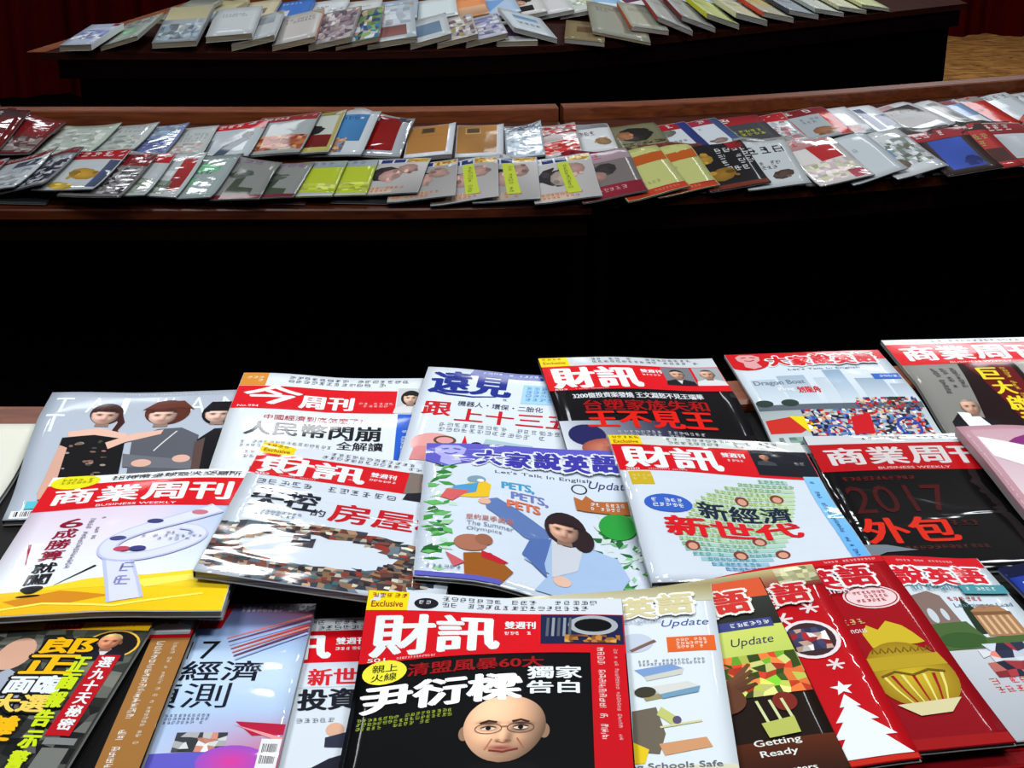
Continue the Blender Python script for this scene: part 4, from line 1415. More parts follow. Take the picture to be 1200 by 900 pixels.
def cv_xmas():
    A = Art(29)
    A.bg = lambda u, v: (186 - 40 * max(0, .4 - v), 14, 24)
    A.part('cover_picture')
    A.grad(.05, .05, 20.9, 3.4, (140, 140, 110), (196, 190, 130), (150, 60, 46), (120, 40, 36), 5)
    A.mosaic(17, .2, 3.8, 2.6, [(190, 186, 140), (150, 150, 110), (214, 210, 170)], 6, 4, .4)
    snow(A, 15.6, 8.2, 1.0, (226, 206, 206))
    snow(A, 18.5, 7.0, .9, (226, 206, 206))
    snow(A, 18.2, 15.4, .8, (226, 206, 206))
    A.ell(17.2, 11.6, 2.6, 2.8, (226, 214, 214))
    A.ell(17.2, 11.6, 2.2, 2.4, (60, 40, 44))
    A.mosaic(15.6, 10.0, 3.2, 3.2, [(206, 170, 150), (150, 40, 44), (60, 60, 90), (226, 220, 216)], 6, 5, .4)
    st = []
    for k in range(10):
        rr = 1.0 if k % 2 == 0 else .42
        st.append((17.7 + rr * math.sin(k * math.pi / 5), 18.6 - rr * math.cos(k * math.pi / 5)))
    A.poly(st, WHITE)
    A.poly([(17.6, 19.4), (18.5, 21.0), (18.1, 21.0), (19.4, 22.8), (18.7, 22.8), (20.2, 24.8), (19.2, 24.8), (20.7, 27.2), (14.4, 27.2), (15.9, 24.8), (15.0, 24.8), (16.4, 22.8), (15.8, 22.8), (17.1, 21.0), (16.7, 21.0)], WHITE)
    bigrect(A, 0, 27.3, 20.9, .6, (190, 40, 26))
    dajia(A, (196, 34, 40), (226, 214, 206), 3.0, 3.2, 2.2, 17.0, False)
    A.film = True
    return A

def cv_gold():
    A = Art(30)
    A.bg = lambda u, v: (160 - 30 * v, 8, 20)
    A.part('cover_picture')
    bigrect(A, 0, 0, 20.9, 1.2, (190, 16, 28))
    A.micro(15, .4, 5.6, .5, (230, 180, 180), 1)
    A.ell(17.2, 7.0, 2.7, 1.9, (226, 196, 196))
    A.ring(17.2, 7.0, 2.5, 1.7, .12, (150, 20, 30))
    A.micro(15.6, 6.1, 3.2, 1.9, (180, 20, 40), 3)
    g1, g2 = (196, 170, 40), (150, 118, 24)
    A.poly([(14.2, 12.4), (15.0, 11.2), (15.8, 12.0), (17.0, 10.8), (18.2, 11.6), (18.8, 12.6), (19.4, 14.0), (18.6, 14.2), (14.4, 14.4)], g1)
    A.ell(16.4, 18.4, 3.8, 4.6, g1, 0, g2, 30)
    A.poly([(12.9, 15.8), (19.8, 15.6), (20.1, 17.2), (12.7, 17.6)], (176, 148, 34))
    for k in range(7):
        a = -.9 + .3 * k
        A.line([(16.4 + 3.3 * math.sin(a), 18.3), (16.4 + 3.0 * math.sin(a * .9), 20.2), (16.4 + 1.8 * math.sin(a), 22.4)], .3, (150, 22, 30) if k % 2 else (222, 206, 110), .12)
    for k in range(8):
        A.line([(14 + k * .7, 15.2), (14.3 + k * .7, 14.6), (14.5 + k * .7, 15.3)], .18, (110, 84, 20))
    A.line([(13.6, 18.4), (15, 17.8), (16.4, 18.4), (18, 17.8), (19.4, 18.2)], .25, (110, 84, 20))
    A.poly([(13.4, 22.2), (19.2, 21.8), (17.6, 23.6), (14.8, 23.8)], (206, 196, 150))
    bigrect(A, 0, 26.6, 20.9, 1.3, (150, 18, 20))
    dajia(A, (186, 22, 34), (230, 222, 222), 1.8, 3.6, 1.2, 17.6, False)
    A.text('English', 11.4, 5.6, 4.0, .9, (220, 190, 196), .0)
    A.part('headline')
    A.micro(13.0, 10.2, 2.2, 1.0, (210, 170, 120), 1)
    A.text('Famous', 12.4, 11.4, 2.4, .8, (226, 206, 206), .0)
    return A

def cv_rome():
    A = Art(31)
    A.bg = lambda u, v: (200, 210, 216)
    A.part('cover_picture')
    bigrect(A, 0, 0, 20.9, 1.9, (196, 16, 28))
    A.micro(12, .7, 8, .5, (230, 180, 180), 1)
    A.poly([(10.4, 7.0), (12.8, 6.2), (13.8, 7.0), (14.2, 11.0), (10.6, 11.4)], (126, 104, 96))
    A.ell(11.9, 9.9, .4, 1.1, (190, 198, 204))
    A.ell(13.1, 9.8, .28, .9, (190, 198, 204))
    A.poly([(15.2, 9.2), (15.6, 7.2), (16.4, 9.0), (16.6, 13), (15.0, 13)], (34, 48, 34))
    A.poly([(15.8, 9.4), (17.2, 8.4), (18.8, 8.6), (19.6, 9.8), (19.6, 13.6), (15.8, 13.4)], (160, 116, 80))
    for k in range(5):
        A.line([(16.2 + k * .7, 10.2), (16.2 + k * .7, 13.2)], .3, (206, 170, 130))
    A.rect(15.8, 9.6, 3.8, .5, (120, 84, 56))
    A.poly([(10, 11.2), (14.6, 11.0), (15.4, 13.6), (20.9, 13.4), (20.9, 15.2), (10, 15.2)], (70, 96, 50))
    A.ell(13.0, 13.8, 2.2, 1.2, (52, 84, 40))
    A.grad(.05, 15.2, 20.9, 12.7, (176, 180, 184), (196, 200, 206), (166, 170, 176), (160, 164, 170), 4)
    A.mosaic(13.6, 14.6, 6.6, 5.0, [(40, 46, 66), (190, 196, 206), (150, 50, 56), (206, 206, 210), (196, 110, 100)], 7, 5, .4, .85)
    dajia(A, (200, 24, 40), (236, 230, 230), 2.2, 3.0, 4.4, 15.6, False)
    A.text('In English', 11.6, 5.4, 5.2, 1.0, (60, 130, 150), .006)
    A.rect(16.3, 5.5, 4.6, 1.5, (70, 140, 150))
    A.micro(16.8, 5.9, 3.6, .7, (220, 232, 232), 1)
    A.part('headline')
    A.micro(14.4, 7.2, 3.4, .8, (200, 40, 60), 1)
    A.text('Learning to Lead', 14.6, 8.2, 5.8, .8, (90, 120, 140), .0)
    A.micro(12.6, 19.6, 7.0, 2.4, (196, 60, 60), 2)
    return A

def cv_moon():
    A = Art(32)
    A.bg = lambda u, v: (30 + 60 * v, 52 + 70 * v, 150 + 40 * v)
    A.part('masthead')
    bigrect(A, 0, .05, 20.9, 1.8, (16, 20, 52))
    for i, ch in enumerate('大家說英語'):
        A.text(ch, .8 + 3.9 * i, 1.8, 3.7, 3.4, (210, 220, 232), .03)
    A.text('Room', 1.0, 6.8, 5.6, 1.4, (206, 216, 232), .01)
    A.part('cover_picture')
    A.ell(6.0, 14, 4.0, 3.0, (200, 214, 230), c2=(80, 120, 200))
    A.ell(14.0, 18, 5.0, 4.0, (170, 190, 220), c2=(70, 110, 190))
    A.film = True
    return A

def cv_pink():
    A = Art(33)
    A.bg = lambda u, v: (186, 140, 150)
    A.part('cover_picture')
    A.grad(1.2, 1.2, 19.7, 26, (190, 150, 160), (190, 150, 164), (226, 220, 222), (206, 190, 190), 6)
    A.ell(10.0, 5.6, 6.2, 3.4, (128, 42, 110), -8)
    A.poly([(1.4, 3.0), (6, 5.5), (13, 12), (20.8, 17), (20.8, 27), (1.4, 8)], (230, 228, 230))
    A.part('masthead')
    A.micro(.35, 2.5, .5, 20, (225, 205, 208), 1, .9, vertical=True)
    return A

def cv_swirl():
    A = Art(34)
    A.bg = lambda u, v: (214, 214, 200)
    A.part('headline')
    A.micro(13.0, 11.0, 7.6, 1.8, (30, 30, 34), 1)
    A.text('台', 14.5, 13.8, 2.8, 3.4, (24, 24, 28), .02)
    A.line([(18, 17.4), (19.6, 16.6), (20.6, 17.6), (19.4, 19.4), (17.4, 19.8)], .5, (30, 40, 26))
    A.part('cover_picture')
    A.ell(17.4, 16.6, 1.6, 1.3, (176, 104, 70))
    A.ell(19.2, 15.6, 1.2, 1.0, (60, 40, 34))
    A.grad(10, 21, 10.9, 6.8, (196, 214, 222), (160, 200, 216), (206, 216, 222), (190, 206, 216), 4)
    return A

# ------------------------------------------------------------ near desk: large magazines
near = Pile(-0.95, 1.05, 0.62, 2.05, 0.004)
v = FG.field(near.gx, near.gy)
near.Z[:] = 0.75                       # sheets stay stiff where they reach past the desk edge
near.Z[v > -0.072] = 0.7635
NG = 'magazines spread over the near desk'

def mag(label, x, y, deg, w, h, t, art, curl=(0, 0, 0, 0), flex=3, bulge=0.0015, spine='L', **kw):
    return booklet(near, 'magazine', label, 'magazine', NG, x, y, deg, w, h, t, art, 12, 16, spine=spine, flex=flex, curl=curl, bulge=bulge, **kw)

mag('cream and blue magazine half hidden under the fashion magazine, at left edge', -0.6115, 1.3776, 0, .21, .28, .006, cv_swirl())
mag('silver grey fashion magazine showing three women in black dresses', -0.3956, 1.4667, 5.5, .215, .28, .006, cv_society())
mag('white news magazine with red masthead and orange corner tag, beside the fashion magazine', -0.2022, 1.5114, 0.9, .21, .28, .005, cv_today())
mag('white magazine with dark blue brush-script masthead in the rear row', -0.0033, 1.524, -4.3, .21, .28, .005, cv_vision())
mag('black magazine with red masthead and red headline, rear row centre', 0.1498, 1.5663, 6.0, .21, .28, .005, cv_family())
mag('magazine with dragon boat race before hazy towers, red top', 0.363, 1.6105, 5.4, .19, .26, .004, cv_boat())
mag('grey magazine with red masthead and yellow vertical headline, upper right corner', 0.5692, 1.6458, 3.7, .21, .28, .005, cv_bizgrey())
mag('black magazine with red masthead and glowing red headline, right of centre', 0.4237, 1.3647, 3.5, .21, .28, .005, cv_outsource())
mag('white magazine with red masthead tucked under the black tycoon magazine, front row', -0.1486, 0.9986, 3.5, .21, .28, .004, cv_invest())
mag('pale blue and crimson forecast magazine in the front row', -0.273, 1.0087, -0.2, .21, .28, .005, cv_forecast())
mag('black magazine with brown right-hand strip and red top, front row', -0.3666, 0.9925, -0.9, .21, .28, .005, cv_brownstrip())
mag('dark magazine with fat yellow headline and blond man in gold oval', -0.4123, 0.9664, -6.0, .21, .28, .004, cv_election())
_a = Art(40)
_a.bg = flat((40, 44, 70))
_a.part('cover_picture')
_a.rect(17.6, 20, 1.6, 7, (206, 210, 214))
_a.rect(19.3, 20, 1.6, 7.6, (110, 150, 100))
_a.ell(20.0, 24.6, .7, 1.6, (200, 30, 36))
mag('navy magazine whose green and red corner shows under the paper-clip cover', -0.3436, 1.2418, 0.0, .21, .28, .006, _a)
mag('magazine with lilac paper-clip picture over golden ground, left side', -0.3433, 1.2262, 1.0, .21, .28, .006, cv_clip(), bulge=0.003)
mag('magazine with ring of tiny houses on its cover and bright glare', -0.1529, 1.262, -3.8, .21, .275, .007, cv_housetax(), bulge=0.001, rigid=True)
mag('pet-themed magazine with woman in pale blue jacket and parrot, purple masthead', 0.0192, 1.2922, 0.6, .21, .28, .004, cv_pets())
mag('white magazine with island made of green words and red masthead', 0.2131, 1.3314, 5.0, .205, .275, .005, cv_neweconomy(), curl=(0, 0, 0, .004))
mag('mauve spiral-edged booklet with purple shape at the right edge', 0.5785, 1.3766, 5.4, .19, .26, .010, cv_pink())
mag('deep blue magazine with white lettering at the lower right edge', 0.560, 1.105, 14.0, .19, .27, .004, cv_moon())
_a = Art(41)
_a.bg = flat((150, 18, 24))
_a.part('cover_picture')
_a.rect(.2, 26, 20, 1.6, (120, 14, 20))
mag('dark red magazine lowest in the pile under the golden ornament cover', 0.2995, 1.0532, 8.7, .19, .27, .005, _a)
mag('magazine with ancient arch and ruins, teal banner, front row right', 0.3471, 1.0818, 8.6, .19, .27, .0035, cv_rome(), bulge=0.001)
mag('dark red magazine with golden ornament on its cover', 0.2531, 1.0576, 8.7, .19, .27, .0035, cv_gold(), bulge=0.001)
mag('red magazine with white paper Christmas tree and snowflakes', 0.1815, 1.034, 6.4, .19, .27, .0035, cv_xmas(), bulge=0.001)
mag('magazine with brown hand and green foliage on a dark cover, front row', 0.1308, 1.008, 5.9, .19, .27, .0035, cv_quake(), bulge=0.001)
mag('white magazine showing toppled school benches, beside the tycoon cover', 0.0678, 1.006, -2.1, .19, .27, .004, cv_school(), bulge=0.001)
mag('black magazine with bald man in glasses and big white headline, front centre', -0.0173, 0.976, -1.4, .21, .28, .005, cv_tycoon())

# ------------------------------------------------------------ middle desk: two rows of magazines
ORD = ['first', 'second', 'third', 'fourth', 'fifth', 'sixth', 'seventh', 'eighth', 'ninth', 'tenth', 'eleventh', 'twelfth', 'thirteenth', 'fourteenth', 'fifteenth', 'sixteenth', 'seventeenth', 'eighteenth', 'nineteenth', 'twentieth']
ORD += ['twenty-' + o for o in ORD[:9]] + ['thirtieth', 'thirty-first']
mid = Pile(-2.3, 2.5, 4.05, 5.95, 0.008)
v = MID.field(mid.gx, mid.gy)
mk = v < 0
mid.Z[mk] = mid_z(v[mk])
mid.Z[v >= -0.012] = 0.384

MR, DR, NV, GY, LG, BK, OL = (176, 26, 34), (110, 16, 20), (34, 46, 96), (150, 154, 156), (190, 196, 198), (24, 22, 24), (110, 108, 82)
def title(y=.8, h=4.6, c=MR, ink=(214, 206, 206), x=.2, w=20.6):
    return [('P', 'masthead'), ('r', x, y, w, h, c), ('m', x + 1, y + 1, w * .6, h - 2, ink, 1), ('P', 'cover_picture')]
def vision_cover(skin, ribbon):
    o = [('r', .2, 5, 20.6, 22.6, (176, 172, 170)), ('e', 8, 13, 5.0, 5.4, (54, 48, 50)), ('e', 10, 14.5, 3.6, 4.6, skin), ('e', 15, 10, 3.2, 3.6, (176, 140, 130)),
         ('r', .4, 22.5, 12, 4.6, (190, 170, 150)), ('m', 1, 22.8, 14, 4, (190, 90, 40), 2),
         ('P', 'masthead'), ('r', .5, .8, 20, 4.0, (196, 200, 206)), ('r', 5.2, 1.2, 3.6, 3.4, (36, 52, 110)), ('r', 9.4, 1.2, 3.6, 3.4, (36, 52, 110)), ('m', 1.0, 1.4, 3.6, 2.6, (44, 60, 120), 1), ('x', 13.6, .8, 6.8, 3.8, [(200, 160, 60), (170, 110, 50), (190, 180, 100)], 5, 3)]
    if ribbon:
        o += [('P', 'headline'), ('p', [(9.6, 5.2), (13.2, 5.2), (15.2, 24), (10.8, 24)], (176, 190, 60)), ('m', 11.4, 7, 2.6, 15, (110, 120, 40), 1, True)]
    return o
BACK = [
 (-1.768, 4.821, -9.0, 0.200, 0.255, 1, DR, title(0.5, 6, (80, 12, 14)), 'dark magazine with red top'),
 (-1.671, 4.807, -11.1, 0.200, 0.255, 1, (96, 20, 22), title(0.4, 5, (60, 30, 34)), 'dark red magazine in glossy wrap'),
 (-1.564, 4.813, -11.7, 0.200, 0.255, 1, (104, 36, 38), [('r', 2, 6, 17, 8, (130, 30, 34)), ('x', .5, 16, 20, 11, [(120, 110, 108), (90, 50, 50), (150, 140, 136)], 6, 5)], 'maroon magazine with bright raised edge'),
 (-1.379, 4.789, -13.2, 0.200, 0.255, 1, (168, 180, 166), [('x', 2, 4, 17, 18, [(178, 188, 178), (160, 172, 160), (190, 196, 190)], 5, 6), ('m', 7, 22, 8, 1.6, (110, 120, 104), 1)], 'pale sage green magazine'),
 (-1.255, 4.783, -12.5, 0.200, 0.255, 1, (176, 182, 178), [('m', 3, 3, 16, 5, (140, 146, 150), 2), ('x', 4, 10, 15, 12, [(170, 178, 170), (190, 192, 186), (150, 160, 156)], 5, 5), ('r', .3, 25.6, 20.4, 2, (150, 60, 60))], 'pale grey magazine with red foot'),
 (-1.155, 4.779, -10.3, 0.200, 0.255, 1, (120, 132, 168), [('x', 1, 1, 19, 10, [(150, 170, 176), (120, 140, 180), (170, 180, 190)], 6, 5), ('x', 1, 12, 19, 14, [(96, 104, 150), (130, 140, 180), (76, 84, 130)], 7, 7)], 'blue and lavender patterned magazine'),
 (-1.050, 4.771, -4.9, 0.200, 0.251, 0, (172, 176, 174), [('m', 9, 7, 10, 7, (130, 134, 138), 4), ('x', 3, 15, 16, 9, [(166, 170, 166), (180, 182, 178), (176, 160, 156)], 6, 4), ('r', .3, 26, 20.4, 1.8, (160, 86, 88))], 'plain grey magazine with small print'),
 (-0.894, 4.778, -7.9, 0.200, 0.248, 0, (170, 178, 182), title(.4, 6) + [('p', [(8, 27.6), (10, 19), (16, 12), (18, 14), (14, 21), (12, 27.6)], (58, 72, 86)), ('e', 16.4, 11, 1.8, 2.4, (60, 56, 66)), ('r', 1, 14, 5, 10, (120, 130, 140))], 'grey magazine with red title and navy figure'),
 (-0.732, 4.794, -10.1, 0.200, 0.255, 0, (150, 156, 156), title(.4, 4.6, (140, 40, 40)) + [('x', .5, 15, 20, 10, [(170, 92, 50), (150, 66, 40), (190, 130, 90), (120, 60, 46)], 8, 5), ('r', 13, 24, 6, 2.6, (190, 180, 160))], 'grey magazine with orange lower half'),
 (-0.648, 4.802, -7.9, 0.200, 0.255, 0, (176, 180, 172), [('r', .3, .4, 20.4, 3, (150, 140, 70)), ('e', 11, 13, 5, 3.4, (36, 34, 36)), ('r', .5, 16, 20, 8, (106, 26, 22)), ('r', .4, 24, 20, 3.4, (160, 150, 80)), ('r', 19.4, .4, 1.2, 27, (160, 150, 86))], 'yellow-framed magazine with dark red lower half'),
 (-0.541, 4.799, -10.7, 0.200, 0.255, 1, (186, 192, 196), [('r', 2, 3, 16, 16, (70, 130, 184)), ('m', 4, 4, 12, 3, (40, 60, 110), 1), ('x', 1.5, 17, 12, 9, [(176, 130, 90), (190, 150, 116), (120, 90, 70), (100, 130, 170)], 6, 5)], 'sky blue magazine with white border'),
 (-0.429, 4.816, -8.1, 0.200, 0.255, 1, (160, 164, 170), [('r', 1.5, 2, 16, 22, (140, 18, 18)), ('m', 3, 4, 12, 3, (60, 20, 22), 1), ('m', 2, 22, 12, 3.4, (70, 20, 24), 1), ('r', 16, .6, 4, 4, (60, 56, 70))], 'red magazine in crumpled clear wrap'),
 (-0.258, 4.783, -1.2, 0.150, 0.245, 0, (196, 200, 206), [('r', .4, .4, 17.6, 24, (166, 116, 60)), ('r', 6, 3, 6, 5, (110, 84, 50)), ('r', 6.6, 3.6, 4.8, 3.8, (70, 56, 42)), ('m', 5, 10, 12, .9, (120, 80, 44), 1)], 'brown book with white edge'),
 (-0.102, 4.797, 0.0, 0.150, 0.245, 0, (196, 200, 206), [('r', .4, .4, 17.6, 24, (170, 122, 66)), ('r', 4, 3, 7, 5.6, (180, 140, 90)), ('r', 4.6, 3.6, 5.6, 4.2, (86, 74, 54)), ('m', 4, 11, 13, .9, (126, 88, 50), 1)], 'brown book with white curled corner'),
 (0.038, 4.815, 2.5, 0.121, 0.252, 1, (186, 198, 208), [('x', .5, .5, 20, 5, [(90, 96, 104), (130, 140, 150), (170, 180, 190)], 7, 3), ('m', 9, 1, 9, 2.4, (60, 64, 74), 1), ('x', 1, 6, 19, 20, [(196, 208, 218), (170, 184, 198), (210, 220, 228)], 5, 6)], 'silvery magazine in crinkled bag'),
 (0.154, 4.827, 3.6, 0.117, 0.255, 1, (196, 190, 190), [('x', .5, 2, 20, 8, [(180, 40, 40), (206, 190, 190), (150, 130, 130), (196, 60, 56)], 6, 4), ('r', .6, 11, 19, 4, (200, 188, 186)), ('x', .6, 16, 19.6, 10, [(196, 44, 40), (206, 60, 50), (212, 170, 166)], 5, 6)], 'red and white magazine in shiny wrap'),
 (0.267, 4.846, 5.5, 0.111, 0.255, 0, (198, 200, 202), [('r', .4, .5, 20, 5.4, (130, 134, 138)), ('m', 10, 1.4, 8, 2.4, (80, 84, 88), 1), ('m', 1, 9, 13, 4.6, (30, 30, 34), 1), ('e', 14, 19, 5, 3.4, (150, 116, 76))], 'white magazine with black brush lettering'),
 (0.402, 4.833, 10.6, 0.170, 0.254, 0, OL, [('e', 10, 11, 6.6, 7, (26, 26, 22)), ('e', 6, 11, 3.0, 4.0, (160, 104, 70)), ('x', 3, 18, 17, 9, [(70, 66, 40), (40, 40, 30), (110, 100, 60)], 8, 5), ('r', 12, 21, 7, 3.6, (150, 150, 144))], 'olive magazine with black-haired head'),
 (0.515, 4.838, 15.4, 0.170, 0.255, 0, (190, 196, 200), title(.4, 6.6) + [('r', 16.6, .4, 4.2, 27.2, (40, 50, 110)), ('e', 9, 10, 5, 3, (110, 108, 100)), ('m', 4, 17, 12, 2.4, (60, 64, 76), 1)], 'white magazine with navy right strip'),
 (0.611, 4.878, 17.5, 0.200, 0.251, 0, (192, 198, 204), title(.4, 6, (150, 40, 60)) + [('r', 17.8, .4, 3, 27, (60, 76, 116)), ('m', 8, 9, 4, 2, (60, 60, 70), 1), ('e', 14, 22, 3, 2.2, (150, 120, 116))], 'white magazine with red and violet title'),
 (0.747, 4.920, 14.9, 0.200, 0.255, 0, (60, 62, 66), title(.4, 8, (150, 26, 36)) + [('m', 4, 14, 12, 6, (176, 180, 40), 2)], 'dark magazine with lime headline'),
 (0.831, 4.949, 12.8, 0.200, 0.255, 1, (196, 198, 202), title(.4, 7) + [('x', 4, 8, 16, 18, [(206, 206, 210), (196, 120, 126), (216, 216, 220), (170, 176, 184)], 6, 7)], 'white magazine with red title and pink figure'),
 (0.981, 5.019, 15.0, 0.200, 0.255, 0, (160, 168, 172), title(.4, 7, (120, 20, 28)) + [('r', .3, 7.4, 5, 20, (176, 34, 36)), ('r', 16.6, 7.4, 4.2, 20, (176, 34, 36)), ('m', 8, 10, 7, 5, (110, 120, 126), 2), ('e', 13, 22, 4.4, 3.6, (160, 104, 70))], 'red-framed magazine with grey centre'),
 (1.065, 5.028, 16.1, 0.200, 0.255, 0, (214, 218, 222), [('r', .4, 18, 20, 9, (150, 164, 172)), ('e', 14, 21, 4, 3, (170, 90, 86))], 'white magazine with grey-blue foot'),
 (1.165, 5.068, 18.9, 0.200, 0.255, 0, (218, 222, 226), [('r', 12, 4, 3, 20, (90, 100, 130)), ('m', 4, 8, 8, 10, (110, 116, 130), 3), ('r', 16, 12, 4, 10, (60, 74, 116))], 'white magazine with slim navy bars'),
 (1.326, 5.106, 30.8, 0.200, 0.255, 0, (206, 208, 212), [('r', 3, 1, 10, 5, (200, 150, 160)), ('r', 5, 4.5, 14, 17, (40, 26, 26)), ('e', 10, 12, 3, 4, (30, 32, 40)), ('m', 7, 8, 8, 3, (120, 110, 100), 1)], 'white magazine with black picture'),
 (1.414, 5.130, 29.1, 0.200, 0.255, 0, (210, 212, 214), [('r', 8, .5, 5, 26, (170, 90, 80)), ('r', 16, 4, 4, 20, (160, 160, 156))], 'white magazine with rust red stripe'),
 (1.496, 5.155, 24.8, 0.200, 0.255, 0, (130, 160, 200), [('r', .3, .4, 20.4, 4, (150, 70, 80)), ('r', 12, 4, 2.4, 22, (44, 70, 110)), ('r', 15, 16, 5, 10, (196, 200, 200))], 'light blue magazine with red top'),
 (1.584, 5.218, 22.4, 0.200, 0.255, 0, (190, 40, 30), [('r', .3, .4, 20.4, 5, (160, 150, 146)), ('m', 2, 1, 14, 3, (90, 84, 80), 1), ('m', 4, 12, 12, 3, (130, 20, 20), 1)], 'vermilion magazine with grey top'),
 (1.712, 5.280, 24.9, 0.200, 0.255, 0, (192, 200, 204), [('m', 1, 1.5, 18, 5, (110, 116, 116), 1), ('p', [(2, 27.8), (20.6, 15), (20.6, 27.8)], (180, 60, 50))], 'pale grey magazine with grey script title'),
 (1.833, 5.338, 25.3, 0.200, 0.255, 0, (206, 210, 214), [('m', 2, 2, 16, 4, (90, 96, 100), 1), ('r', 2, 10, 16, 6, (170, 176, 182))], 'white magazine cut by the right edge'),
]
